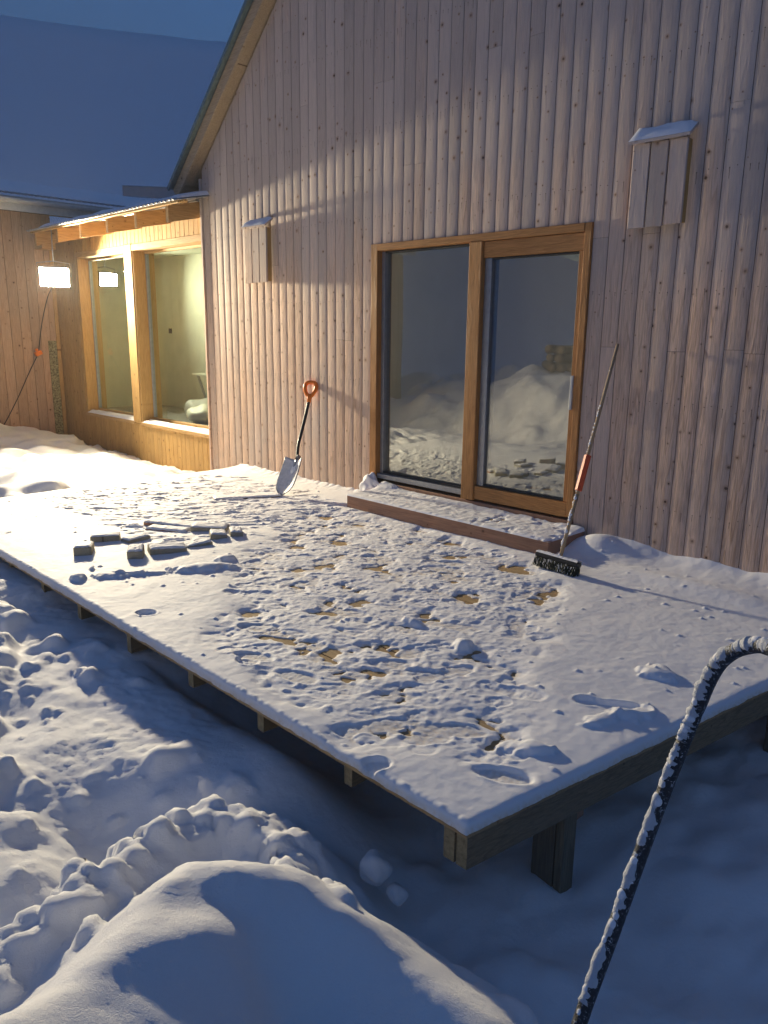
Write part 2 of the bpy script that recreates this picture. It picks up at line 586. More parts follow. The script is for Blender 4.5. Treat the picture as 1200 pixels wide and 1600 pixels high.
gx = axis_steps([(-420, -120, 30), (-120, -30, 6), (-30, -10, 1.0), (-10, -5, 0.2), (-5, 2.2, 0.035), (2.2, 8.0, 0.016), (8.0, 9.5, 0.08), (9.5, 14, 0.4), (14, 40, 3), (40, 420, 30)])
gy = axis_steps([(-420, -120, 30), (-120, -30, 6), (-30, -13, 0.8), (-13, -5.4, 0.07), (-5.4, -2.9, 0.016), (-2.9, 0.3, 0.035), (0.3, 3, 0.5), (3, 30, 3), (30, 420, 30)])
GX, GY = np.meshgrid(gx, gy)


def poly_dist(px, py, pts):
    """distance to a polyline, interpolated third coordinate and the signed side"""
    bd = np.full(px.shape, 1e9)
    bz = np.zeros(px.shape)
    bs = np.zeros(px.shape)
    for (ax, ay, az), (bx_, by_, bz_) in zip(pts[:-1], pts[1:]):
        dx, dy = bx_ - ax, by_ - ay
        t = np.clip(((px - ax) * dx + (py - ay) * dy) / (dx * dx + dy * dy), 0, 1)
        d = np.hypot(px - ax - t * dx, py - ay - t * dy)
        s = dx * (py - ay) - dy * (px - ax)
        k = d < bd
        bd = np.where(k, d, bd)
        bz = np.where(k, az + (bz_ - az) * t, bz)
        bs = np.where(k, s, bs)
    return bd, bz, bs


CREST = [(6.2, -6.4, 0.1), (6.55, -5.5, 0.24), (6.72, -4.95, 0.28), (6.72, -4.69, 0.26), (6.66, -4.52, 0.19), (6.46, -4.22, 0.125), (6.40, -4.1, 0.10), (6.46, -3.99, 0.09), (6.56, -3.89, 0.055), (6.75, -3.80, -0.04),
         (6.94, -3.77, -0.10), (7.12, -3.74, -0.13), (7.35, -3.85, -0.2), (7.7, -4.0, -0.32)]
RIDGE = [(6.15, -4.6, -0.1), (6.08, -4.32, -0.10), (5.96, -4.05, -0.12), (5.88, -3.80, -0.16), (5.98, -3.62, -0.19), (6.14, -3.60, -0.2), (6.34, -3.68, -0.22), (6.5, -3.66, -0.33)]


def ground_height(x, y):
    h = np.full(x.shape, -0.62)
    h = h + 0.05 * fbm(x * 0.9, y * 0.9, 3)
    # the bank thrown up along the front of the deck
    s = sstep(6.45, 5.6, x) * sstep(-2.75, -3.3, y) * sstep(-6.5, -4.6, y)
    s2 = sstep(5.4, 4.2, x) * sstep(-2.2, -2.9, y) * sstep(-6.5, -4.6, y)
    s3 = sstep(4.0, 2.9, x) * sstep(-2.2, -2.8, y) * sstep(-6.5, -4.6, y)
    tgt = -0.23 + 0.05 * fbm(x * 1.3 + 4, y * 1.3, 3)
    h = h + (tgt - h) * s
    h = np.maximum(h, -0.62 + (-0.21 + 0.62) * s2 + 0.03 * fbm(x * 2, y * 2, 2))
    h = np.maximum(h, -0.62 + (-0.13 + 0.62) * s3 + 0.03 * fbm(x * 2.2, y * 2.2, 2))
    # hollow between the ridges
    h = h - 0.16 * np.exp(-(((x - 5.62) / 0.28) ** 2 + ((y + 3.95) / 0.22) ** 2))
    # pile between the deck and the two walls at the left
    s = sstep(0.75, 0.45, x) * sstep(-5.0, -3.4, y)
    tgt = -0.10 + 0.06 * fbm(x * 0.8 + 3, y * 0.8 + 1, 3) + 0.16 * sstep(-2.2, -4.2, x) * sstep(0.2, -1.3, y) + 0.05 * sstep(-1.0, -2.5, y)
    tgt = tgt - 0.13 * sstep(-0.55, 0.0, y)
    h = h + (tgt - h) * s
    # clumpy ridge
    d, z, _ = poly_dist(x, y, RIDGE)
    cl = 0.035 * (billow(x * 7, y * 7, 3) - 0.35)
    h = np.maximum(h, z + cl - 1.1 * np.maximum(0, d - 0.05) ** 1.05)
    # near mound: steep on the far side, smooth and long towards the viewer
    d, z, sd = poly_dist(x, y, CREST)
    near = sd < 0
    prof = np.where(near, z - (0.50 * d * d / (d + 0.07)), z - 1.2 * d * d / (d + 0.08))
    soft = np.where(near, 0.012 * fbm(x * 5, y * 5, 3), 0.035 * (billow(x * 9, y * 9, 3) - 0.3))
    m_ = sstep(-0.02, 0.12, prof - h)
    h = np.maximum(h, prof + soft * m_)
    # a shelf and a bump on the near face
    h = h + 0.045 * np.exp(-(((x - 6.98) / 0.13) ** 2 + ((y + 3.98) / 0.07) ** 2))
    h = h + 0.03 * np.exp(-(((x - 6.62) / 0.05) ** 2 + ((y + 4.22) / 0.12) ** 2))
    # banks across the yard, behind and to the left of the viewer
    b1 = sstep(-5.2, -7.6, y) * sstep(-16, -10.5, y) * sstep(5.5, 2.5, x) * sstep(-11, -7, x)
    h = h + b1 * (0.95 + 0.35 * fbm(x * 0.45 + 8, y * 0.45, 3) + 0.55 * (0.5 - billow(x * 0.9, y * 0.9, 3)))
    h = h + 0.15 * sstep(-11, -40, y) * (fbm(x * 0.1, y * 0.1, 3))
    # shaded snow beside and under the deck: soft old footprints and drifts
    sh_ = sstep(5.9, 6.5, x) * sstep(-3.75, -3.45, y) * sstep(0.2, -0.2, y)
    h = h + sh_ * (0.045 * fbm(x * 2.1 + 3, y * 2.1 + 11, 3) + 0.03 * (0.4 - billow(x * 2.6, y * 2.6, 2)))
    # the log stack stands on a trodden hump
    h = np.maximum(h, 0.80 + 0.16 * fbm(x * 1.4 + 3, y * 1.4, 3) * (np.hypot(x + 0.45, y + 8.4) > 0.9) - 0.45 * np.maximum(0, np.hypot(x + 0.45, (y + 8.4)) - 0.7) ** 1.5 - 5 * (np.hypot(x + 0.45, y + 8.4) > 2.6))
    # small scale
    near_w = np.exp(-(((x - 6) / 4.5) ** 4 + ((y + 3.6) / 2.5) ** 4))
    rough = sstep(-0.35, 0.35, fbm(x * 0.9 + 2, y * 0.9 + 7, 2))
    keep = 1 - np.where(near, m_, 0) * 0.9
    h = h + near_w * keep * (0.011 * rough * (billow(x * 6, y * 6, 3) - 0.35) + 0.008 * fbm(x * 16, y * 16, 3) * rough)
    left = sstep(0.6, 0.2, x) * sstep(-6, -3, y)
    h = h + left * (0.07 * fbm(x * 2.6, y * 2.6, 3) + 0.05 * (0.4 - billow(x * 1.7 + 5, y * 1.7, 3)))
    # nothing rises inside the houses
    inside = ((y > 0.04) & (x > -4.6)) | (x < -4.5)
    inside &= (y > -9) & (x < 9) & (y < 9) & (x > -10)
    h = np.where(inside, -0.9, h)
    return h


H = ground_height(GX, GY)
# wind-smoothed faces: soften the near mound
i0, i1 = np.searchsorted(gx, (4.0, 7.98))
j0, j1 = np.searchsorted(gy, (-5.38, -3.2))
sub = H[j0:j1, i0:i1]
wgt = sstep(0.0, 0.12, np.minimum(np.minimum(GX[j0:j1, i0:i1] - 4.0, 7.98 - GX[j0:j1, i0:i1]), np.minimum(GY[j0:j1, i0:i1] + 5.38, -3.2 - GY[j0:j1, i0:i1])))
for _ in range(9):
    p_ = np.pad(sub, 1, mode='edge')
    bl = (p_[:-2, 1:-1] + p_[2:, 1:-1] + p_[1:-1, :-2] + p_[1:-1, 2:] + 2 * p_[1:-1, 1:-1]) / 6
    sub = sub + (bl - sub) * wgt
H[j0:j1, i0:i1] = sub + 0.004 * wgt * fbm(GX[j0:j1, i0:i1] * 7, GY[j0:j1, i0:i1] * 7, 4)


def add_lumps(H, gx, gy, lumps):
    H0 = H.copy()
    """rounded clods: (x, y, radius, lift, squash)"""
    for x, y, r, lift, sq in lumps:
        i0, i1 = np.searchsorted(gx, (x - r, x + r))
        j0, j1 = np.searchsorted(gy, (y - r, y + r))
        if i1 - i0 < 2 or j1 - j0 < 2:
            continue
        sx, sy = np.meshgrid(gx[i0:i1], gy[j0:j1])
        d2 = ((sx - x) ** 2 + (sy - y) ** 2) / (r * r)
        wob = 1 + 0.8 * perlin(sx / r * 1.2 + x * 9, sy / r * 1.2 + y * 9) + 0.4 * perlin(sx / r * 3 + x * 5, sy / r * 3 + y * 3)
        ci, cj = min(np.searchsorted(gx, x), len(gx) - 1), min(np.searchsorted(gy, y), len(gy) - 1)
        z0 = H0[cj, ci]
        dome = z0 + lift * r + r * sq * np.sqrt(np.clip(1 - d2 * wob, 0, 1))
        sub = H[j0:j1, i0:i1]
        H[j0:j1, i0:i1] = np.where(d2 * wob < 1, np.maximum(sub, dome), sub)


lumps = []
for _ in range(70):       # clods on the bank along the deck
    x, y = random.uniform(2.3, 5.7), random.uniform(-4.3, -3.3)
    if 4.3 < x < 5.5 and y < -3.55 and random.random() < 0.75:
        continue
    lumps.append((x, y, random.choice([0.02, 0.03, 0.045, 0.06, 0.08]) * random.uniform(0.8, 1.2), random.uniform(-0.3, 0.05), random.uniform(0.5, 0.9)))
for _ in range(260):       # crumbly ridge
    k = random.randrange(len(RIDGE) - 1)
    t = random.random()
    a, b_ = RIDGE[k], RIDGE[k + 1]
    x = a[0] + (b_[0] - a[0]) * t + random.gauss(0, 0.07)
    y = a[1] + (b_[1] - a[1]) * t + random.gauss(0, 0.07)
    lumps.append((x, y, random.choice([0.010, 0.014, 0.018, 0.024, 0.034]) * random.uniform(0.8, 1.2), random.uniform(-0.2, 0.2), random.uniform(0.7, 1.0)))
for _ in range(90):        # scattered crumbs
    lumps.append((random.uniform(4.3, 5.6), random.uniform(-4.2, -3.5), random.uniform(0.008, 0.025), 0.1, 0.8))
for _ in range(70):        # under and beside the deck
    lumps.append((random.uniform(5.9, 7.6), random.uniform(-3.6, -1.2), random.uniform(0.02, 0.09), random.uniform(-0.4, -0.1), random.uniform(0.35, 0.6)))
for _ in range(60):       # big clods of the left pile
    lumps.append((random.uniform(-4.4, 0.5), random.uniform(-3.4, -0.15), random.choice([0.06, 0.09, 0.13, 0.18, 0.26]) * random.uniform(0.8, 1.2), random.uniform(-0.35, -0.05), random.uniform(0.4, 0.7)))
for _ in range(120):       # banks across the yard
    lumps.append((random.uniform(-7, 3.5), random.uniform(-10, -6), random.uniform(0.1, 0.35), random.uniform(-0.35, 0.0), random.uniform(0.3, 0.6)))
for k in range(8):        # broken blocks along the near mound
    a = random.randrange(3, 9)
    t = random.random()
    p, q = CREST[a], CREST[a + 1]
    lumps.append((p[0] + (q[0] - p[0]) * t - random.uniform(0.03, 0.18), p[1] + (q[1] - p[1]) * t + random.uniform(0.03, 0.14), random.uniform(0.010, 0.028), random.uniform(-0.2, 0.2), 0.7))
lumps += [(5.0, -4.35, 0.26, -0.2, 0.65), (4.55, -4.22, 0.22, -0.1, 0.6), (4.1, -3.95, 0.16, -0.1, 0.6), (4.4, -3.52, 0.06, 0.1, 0.9), (3.9, -3.5, 0.07, 0.2, 0.9),
          (3.4, -3.55, 0.1, 0.1, 0.8), (3.15, -3.6, 0.13, 0.0, 0.7), (2.9, -3.7, 0.15, 0.0, 0.7), (3.7, -3.75, 0.11, 0.1, 0.8), (3.9, -3.85, 0.14, 0.0, 0.6), (5.35, -4.3, 0.16, -0.2, 0.6), (6.60, -2.74, 0.15, -0.25, 0.45), (6.74, -2.66, 0.13, -0.2, 0.4), (6.50, -2.62, 0.12, -0.2, 0.45), (6.78, -2.5, 0.1, -0.2, 0.4)]
add_lumps(H, gx, gy, lumps)
# powder settles over the clods
# the banks across the yard are rounded by the wind
i0, i1 = np.searchsorted(gx, (-9.0, 4.0))
j0, j1 = np.searchsorted(gy, (-12.5, -5.5))
sub = H[j0:j1, i0:i1]
for _ in range(10):
    p_ = np.pad(sub, 1, mode='edge')
    sub = (p_[:-2, 1:-1] + p_[2:, 1:-1] + p_[1:-1, :-2] + p_[1:-1, 2:] + 2 * p_[1:-1, 1:-1]) / 6
gxx, gyy = GX[j0:j1, i0:i1], GY[j0:j1, i0:i1]
H[j0:j1, i0:i1] = sub + 0.03 * fbm(gxx * 3, gyy * 3, 3)
i0, i1 = np.searchsorted(gx, (-4.3, 7.98))
j0, j1 = np.searchsorted(gy, (-5.38, -0.3))
sub = H[j0:j1, i0:i1]
for _ in range(4):
    p_ = np.pad(sub, 1, mode='edge')
    sub = (p_[:-2, 1:-1] + p_[2:, 1:-1] + p_[1:-1, :-2] + p_[1:-1, 2:] + 2 * p_[1:-1, 1:-1]) / 6
gxx, gyy = GX[j0:j1, i0:i1], GY[j0:j1, i0:i1]
H[j0:j1, i0:i1] = sub + (0.0045 * fbm(gxx * 20, gyy * 20, 3) + 0.003 * fbm(gxx * 55, gyy * 55, 2)) * sstep(2.2, 3.2, gxx) * (0.45 + 0.9 * sstep(-0.3, 0.4, fbm(gxx * 1.1, gyy * 1.1, 2)))
crumbs = []
for _ in range(300):
    k = random.randrange(len(RIDGE) - 1)
    t = random.random()
    a, b_ = RIDGE[k], RIDGE[k + 1]
    crumbs.append((a[0] + (b_[0] - a[0]) * t + random.gauss(0, 0.06), a[1] + (b_[1] - a[1]) * t + random.gauss(0, 0.06), random.choice([0.010, 0.014, 0.02, 0.028, 0.04]) * random.uniform(0.8, 1.2), random.uniform(-0.2, 0.25), random.uniform(0.6, 0.9)))
for _ in range(70):
    k = random.randrange(4, 11)
    t = random.random()
    a, b_ = CREST[k], CREST[k + 1]
    crumbs.append((a[0] + (b_[0] - a[0]) * t - abs(random.gauss(0.02, 0.05)), a[1] + (b_[1] - a[1]) * t + abs(random.gauss(0.02, 0.05)), random.choice([0.005, 0.007, 0.010]), random.uniform(-0.3, 0.1), 0.6))
for _ in range(120):
    crumbs.append((random.uniform(4.0, 5.9), random.uniform(-4.4, -3.45), random.choice([0.008, 0.012, 0.016, 0.022, 0.03]), random.uniform(-0.3, 0.1), random.uniform(0.5, 0.8)))
add_lumps(H, gx, gy, crumbs)
ground = grid_mesh('snow_ground', GX, GY, H, 'snow')
tag(ground, 'deep trodden snow covering the yard around the deck', 'snow', kind='structure')


def ground_z(x, y):
    i = min(np.searchsorted(gx, x), len(gx) - 1)
    j = min(np.searchsorted(gy, y), len(gy) - 1)
    return float(H[j, i])


# hill behind the houses, falling away to a low ridge across the valley
az = np.linspace(0, 2 * math.pi, 181)
rr = np.array([80, 95, 115, 140, 170, 200, 230, 255, 275, 300, 360])
AZ, RR = np.meshgrid(az, rr)
ux, uy = np.cos(AZ), np.sin(AZ)
toward = ux * (-0.84) + uy * 0.54
elev = np.radians(4.0 + 14.7 * sstep(-0.15, 0.55, toward) + 0.12 * perlin(np.cos(AZ) * 6 + 50, np.sin(AZ) * 6 + 50) + 0.07 * perlin(np.cos(AZ) * 30 + 50, np.sin(AZ) * 30 + 50))
crest = 275 * np.tan(elev) + 1.2
prof = np.clip((RR - 80) / (275 - 80), 0, 1)
hz = -0.9 + crest * (prof ** 1.12) * (1 + 0.05 * perlin(ux * RR * 0.03 + 50, uy * RR * 0.03 + 50) * (1 - prof))
hz = np.where(RR > 275, -0.9 + crest * (1 - (RR - 275) / 120), hz)
hill = grid_mesh('hill', ux * RR, uy * RR, hz, 'snow_far')
tag(hill, 'long snow covered hill rising behind the houses', 'hill', kind='structure')

# cold hazy air round the whole place
HAZE_DENSITY = 0.0022
hb = bmesh.new()
bm_box(hb, -440, 440, -440, 440, -3.0, 125.0)
hme = bpy.data.meshes.new('haze')
hb.to_mesh(hme)
hb.free()
haze = bpy.data.objects.new('haze', hme)
COL.objects.link(haze)
hm = bpy.data.materials.new('cold_haze')
hm.use_nodes = True
hm.node_tree.nodes.remove(hm.node_tree.nodes['Principled BSDF'])
pv = hm.node_tree.nodes.new('ShaderNodeVolumePrincipled')
pv.inputs['Color'].default_value = (0.9, 0.92, 0.96, 1)
pv.inputs['Density'].default_value = HAZE_DENSITY
hm.node_tree.links.new(pv.outputs[0], hm.node_tree.nodes['Material Output'].inputs['Volume'])
hme.materials.append(hm)
tag(haze, 'thin cold haze in the dusk air', 'haze', kind='stuff')

# ================================================================== GABLE HOUSE
house = empty('gable_house', (4.4, 4.0, -0.6), 'gabled house clad in upright greying boards behind the deck', 'house')
SLOPE = 0.911


def rake(x):
    return 3.285 + SLOPE * min(x, 8.8 - x)


DX0, DX1, DZ0, DZ1 = 2.80, 5.04, 0.19, 2.31
cols = []
pw_ = DX0 / 22
cols += [(i * pw_, (i + 1) * pw_) for i in range(22)]
pw2 = (DX1 - DX0) / 18
cols += [(DX0 + i * pw2, DX0 + (i + 1) * pw2) for i in range(18)]
n_right = int((8.8 - DX1) / pw2)
cols += [(DX1 + i * pw2, DX1 + (i + 1) * pw2) for i in range(n_right)]
NAILS = [0.37, 1.10, 1.83, 2.55, 3.27, 3.98, 4.7]
nail_bm = bmesh.new()
st_bm = bmesh.new()
for ci, (a, b_) in enumerate(cols):
    over = DX0 - 0.001 < a and b_ < DX1 + 0.001
    z0 = DZ1 + 0.002 if over else -0.62
    zl, zr = rake(a), rake(b_)
    cuts = []
    if random.random() < 0.25:
        cuts.append(random.choice([0.74, 1.46, 2.19, 2.91, 3.62]) + random.uniform(-0.01, 0.01))
    if random.random() < 0.2:
        cuts.append(random.choice([3.62, 4.3, 2.91]) + random.uniform(-0.01, 0.01))
    if a > 5.0 and random.random() < 0.5:
        cuts.append(random.choice([1.44, 1.46, 2.2]))
    cuts = sorted(c for c in set(cuts) if z0 + 0.3 < c < min(zl, zr) - 0.3)
    cuts = [c for i, c in enumerate(cuts) if i == 0 or c - cuts[i - 1] > 0.4]
    lo = z0
    dj = 0.0
    for c in cuts + [None]:
        hi_l, hi_r = (zl, zr) if c is None else (c, c)
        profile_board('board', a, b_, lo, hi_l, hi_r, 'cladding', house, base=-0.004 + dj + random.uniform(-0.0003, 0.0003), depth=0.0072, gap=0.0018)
        lo = (c or 0) + 0.002
    for z in NAILS:
        if z0 + 0.04 < z < min(zl, zr) - 0.05:
            for t in (0.3, 0.7):
                u = a + (b_ - a) * (t + random.uniform(-0.03, 0.03))
                zz = z + random.uniform(-0.012, 0.012)
                mt = Matrix.Translation((u, -0.0122, zz))
                bmesh.ops.create_circle(nail_bm, cap_ends=True, segments=6, radius=0.0035, matrix=mt @ Matrix.Rotation(math.pi / 2, 4, 'X'))
                if random.random() < 0.55:
                    L = random.uniform(0.015, 0.07)
                    vs = [st_bm.verts.new(p) for p in ((u - 0.001, -0.0126, zz), (u - 0.0008, -0.0126, zz - L), (u + 0.0012, -0.0126, zz - L), (u + 0.0014, -0.0126, zz))]
                    st_bm.faces.new(vs)
tag(put_bm('nail', nail_bm, 'stain', house), kind='stuff')
tag(put_bm('nail_streak', st_bm, 'stain', house), kind='stuff')
# wall core behind the boards, with the door opening left free
bm = bmesh.new()
for x0, x1, zt in ((0.02, DX0, None), (DX0, DX1, DZ1), (DX1, 8.78, None)):
    n = 10
    for k in range(n):
        a, b_ = x0 + (x1 - x0) * k / n, x0 + (x1 - x0) * (k + 1) / n
        zb = -0.62 if zt is None else zt
        vs = [(a, zb, min(rake(a), rake(b_)) - 0.02), (b_, zb, min(rake(a), rake(b_)) - 0.02)]
        bm_box(bm, a, b_, 0.0, 0.2, zb, min(rake(a), rake(b_)) - 0.03)
put_bm('wall_core', bm, 'dark', house)
box('side_wall', 0.0, 0.2, 0.21, 0.45, -0.62, 3.25, 'plaster_dim', house, 0)
box('side_wall', 0.0, 0.2, 0.451, 1.67, -0.62, 0.2, 'plaster_dim', house, 0)      # opening added to let the inner lamp shine into the main room
box('side_wall', 0.0, 0.2, 0.451, 1.67, 2.62, 3.25, 'plaster_dim', house, 0)
box('side_wall', 0.0, 0.2, 1.671, 8.0, -0.62, 3.25, 'plaster_dim', house, 0)
box('side_wall', 8.6, 8.8, 0.21, 8.0, -0.62, 3.25, 'dark', house, 0)
# corner trim beside the wing
box('corner_board', -0.035, -0.002, -0.03, 0.06, -0.62, 3.2, 'cladding', house)


# roof slabs with barge boards
def slope_box(name, xa, za, xb, zb, t0, t1, y0, y1, mat, parent, bevel=0.0):
    """a slab along the slope from (xa, za) to (xb, zb), between offsets t0 and t1 measured upright to it"""
    d = Vector((xb - xa, 0, zb - za)).normalized()
    n = Vector((-d.z, 0, d.x))
    if n.z < 0:
        n = -n
    vs = []
    for (x, z) in ((xa, za), (xb, zb)):
        for t in (t0, t1):
            for y in (y0, y1):
                p = Vector((x, 0, z)) + n * t
                vs.append((p.x, y, p.z))
    f = [(0, 1, 3, 2), (4, 6, 7, 5), (0, 4, 5, 1), (2, 3, 7, 6), (0, 2, 6, 4), (1, 5, 7, 3)]
    return put(name, vs, f, mat, parent)


EX, EZ = -0.30, rake(0) - 0.30 * SLOPE
RX, RZ = 4.4, rake(4.4)
roof = slope_box('roof', EX, EZ, RX, RZ, 0.135, 0.17, -0.19, 8.2, 'metal_roof', house)
slope_box('roof', 8.8 - EX, EZ, RX + 0.001, RZ, 0.135, 0.17, -0.19, 8.2, 'metal_roof', house)
slope_box('soffit', EX + 0.02, EZ + 0.02, RX, RZ, 0.03, 0.13, -0.125, 8.1, 'barge', house)
slope_box('soffit', 8.8 - EX, EZ, RX + 0.001, RZ, 0.03, 0.13, -0.125, 8.1, 'barge', house)
mid = 0.215
ja = (EX + (RX - EX) * mid, EZ + (RZ - EZ) * mid)
slope_box('barge_board', EX, EZ, ja[0] - 0.002, ja[1] - 0.002, 0.0, 0.122, -0.155, -0.13, 'barge', house)
slope_box('barge_board', ja[0], ja[1], RX, RZ, -0.004, 0.122, -0.157, -0.13, 'barge', house)
slope_box('roof_flashing', EX - 0.01, EZ - 0.01, RX, RZ, 0.125, 0.165, -0.215, -0.192, 'metal_roof', house)
# eave board closing the end of the roof over the wing
box('eave_board', EX - 0.02, EX + 0.02, -0.12, 8.0, EZ - 0.08, EZ + 0.12, 'barge', house)

# interior of the main room
box('room_floor', 0.22, 8.58, 0.21, 5.0, 0.02, 0.10, 'screed', house, 0)
box('room_wall', 0.22, 8.58, 5.0, 5.1, 0.10, 3.0, 'plaster_dim', house, 0)
box('room_ceiling', 0.22, 8.58, 0.21, 4.99, 2.8, 2.9, 'plaster_dim', house, 0)
box('added_divider', 0.21, 4.3, 1.69, 1.79, 0.11, 2.79, 'plaster_dim', house, 0)  # added wall, placed to catch the inner lamp's light behind the door glass

box('threshold', DX0 + .003, DX1 - .003, -0.03, 0.19, -0.03, DZ0 - 0.03, 'step', house)
# terrace door: frame, post, sliding sash
door = empty('terrace_door', (3.92, 0, DZ0), None, None)
door.parent = house
door.location = Vector((3.92, 0, DZ0)) - Vector(house['_w'][:])
box('jamb', DX0 + .002, DX0 + 0.085, -0.028, 0.14, DZ0, DZ1 - 0.001, 'door', door)
box('jamb', DX1 - 0.055, DX1 - .002, -0.028, 0.14, DZ0, DZ1 - 0.001, 'door', door)
box('head_rail', DX0 + 0.087, DX1 - 0.057, -0.032, 0.138, DZ1 - 0.06, DZ1 - 0.001, 'door_x', door)
box('post', 3.955, 4.085, -0.045, 0.13, DZ0 - 0.02, DZ1 - 0.062, 'door', door, 0.005)
box('sill_rail', DX0 + 0.087, 3.953, -0.01, 0.13, DZ0, DZ0 + 0.045, 'alu', door)
box('gasket', DX0 + 0.087, DX0 + 0.125, 0.03, 0.12, DZ0 + 0.047, DZ1 - 0.064, 'alu', door)
box('gasket', DX0 + 0.127, 3.953, 0.03, 0.12, DZ0 + 0.047, DZ0 + 0.062, 'gasket', door)
box('gasket', DX0 + 0.127, 3.953, 0.03, 0.12, DZ1 - 0.076, DZ1 - 0.062, 'gasket', door)
box('glass_pane', DX0 + 0.127, 3.953, 0.066, 0.074, DZ0 + 0.064, DZ1 - 0.078, 'glass', door, 0)
box('sash_rail', 4.087, DX1 - 0.057, -0.018, 0.10, DZ1 - 0.185, DZ1 - 0.064, 'door_x', door)
box('sash_rail', 4.087, DX1 - 0.057, -0.026, 0.10, DZ0 - 0.008, DZ0 + 0.105, 'door_x', door)
box('sash_stile', DX1 - 0.095, DX1 - 0.057, -0.016, 0.10, DZ0 + 0.107, DZ1 - 0.187, 'door', door)
box('sash_stile', 4.087, 4.155, 0.0, 0.10, DZ0 + 0.107, DZ1 - 0.187, 'alu', door)
box('gasket', 4.157, DX1 - 0.097, 0.0, 0.06, DZ0 + 0.107, DZ0 + 0.122, 'gasket', door)
box('gasket', 4.157, DX1 - 0.097, 0.0, 0.06, DZ1 - 0.2, DZ1 - 0.187, 'gasket', door)
box('glass_pane', 4.157, DX1 - 0.097, 0.026, 0.034, DZ0 + 0.124, DZ1 - 0.202, 'glass', door, 0)
tag(box('handle', DX1 - 0.086, DX1 - 0.066, -0.04, -0.018, 1.0, 1.25, 'white_trim', door), 'pale upright handle strip on the sliding sash')


# wooden ventilation hoods
def snow_cap(name, x0, x1, y0, y1, z, t, parent, n=14, mat='snow_fine', slope=0.0, seed=0, ang=0.0, c=None):
    u = np.linspace(0, 1, n)
    U, V = np.meshgrid(u, u)
    e = np.minimum(np.minimum(U, 1 - U) * (x1 - x0), np.minimum(V, 1 - V) * (y1 - y0))
    Z = t * (1 - np.exp(-e / (0.35 * t + 1e-4))) * (1 + 0.35 * fbm(U * 3 + seed, V * 3 + seed * 1.7, 3))
    X, Y = x0 + (x1 - x0) * U, y0 + (y1 - y0) * V
    Z = z + np.maximum(Z, 0) + slope * V * (y1 - y0)
    if c is not None:
        ca, sa = math.cos(ang), math.sin(ang)
        X, Y = c[0] + X * ca - Y * sa, c[1] + X * sa + Y * ca
    o = grid_mesh(name, X, Y, Z, mat, None)
    if parent is not None:
        o.parent = parent
        o.location = -Vector(parent['_w'][:])
    return o


def vent(x0, x1, z0, z1, label, snow_t):
    v = empty('vent_hood', ((x0 + x1) / 2, -0.07, z0), None, None)
    v.parent = house
    v.location = Vector(v['_w'][:]) - Vector(house['_w'][:])
    v['label'] = label
    w = (x1 - x0) / 3
    for k in range(3):
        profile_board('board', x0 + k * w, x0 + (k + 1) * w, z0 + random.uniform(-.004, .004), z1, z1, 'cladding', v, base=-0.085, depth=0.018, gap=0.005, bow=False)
    box('side', x0 + 0.006, x0 + 0.024, -0.084, -0.034, z0 + 0.01, z1 - 0.003, 'fresh', v)
    box('side', x1 - 0.024, x1 - 0.006, -0.084, -0.034, z0 + 0.01, z1 - 0.003, 'fresh', v)
    # sloping lid
    vs = []
    for x in (x0 - 0.02, x1 + 0.02):
        for (y, z) in ((-0.135, z1 + 0.0), (-0.03, z1 + 0.075)):
            for dz in (0, 0.02):
                vs.append((x, y, z + dz))
    put('lid', vs, [(0, 1, 3, 2), (4, 6, 7, 5), (0, 4, 5, 1), (2, 3, 7, 6), (0, 2, 6, 4), (1, 5, 7, 3)], 'cladding', v)
    snow_cap('snow', x0 - 0.018, x1 + 0.018, -0.133, -0.032, z1 + 0.0215, snow_t, v, slope=0.71, seed=x0)


vent(0.94, 1.325, 2.035, 2.575, 'small boarded vent hood nearer the wing', 0.02)
vent(5.345, 5.72, 2.235, 2.74, 'boarded vent hood with snowy lid right of the door', 0.034)

# ================================================================== WING
YW = 0.06
wing = empty('connecting_wing', (-2.2, 1.0, -0.6), 'low link building with tall windows and fresh yellow boards', 'building')
WZ0, WZ1 = 0.29, 2.55
WL0, WL1, WR0, WR1 = -3.60, -2.06, -1.86, -0.06
pitch = 0.104
x = -4.46
while x < -0.04:
    x1 = min(x + pitch, -0.036)
    c = (x + x1) / 2
    inwin = (WL0 < c < WL1) or (WR0 < c < WR1)
    if WL1 - 0.03 < c < WR0 + 0.03 and not inwin:
        segs = [(-0.62, WZ0 - 0.03), (2.63, 3.02)]
    elif inwin:
        segs = [(-0.62, WZ0 - 0.03), (2.63, 3.02)]
    else:
        segs = [(-0.62, 3.02)]
    for z0, z1 in segs:
        profile_board('board', x, x1, z0, z1, z1, 'fresh', wing, base=YW, depth=0.02, gap=0.002, bow=False)
    x = x1
bm = bmesh.new()
for x0, x1, z0, z1 in ((-4.46, WL0, -.62, 3.02), (WL1, WR0, -.62, 3.02), (WL0, WR1, -.62, WZ0 - .05), (WL0, WR1, 2.62, 3.02), (WR1, -0.037, -.62, 3.02)):
    bm_box(bm, x0 + .001, x1 - .001, YW + 0.005, YW + 0.30, z0, z1)
put_bm('wall_core', bm, 'fresh_x', wing)
box('post', WL1 + .002, WR0 - .002, YW - 0.03, YW + 0.26, WZ0 - 0.02, 2.635, 'fresh', wing)
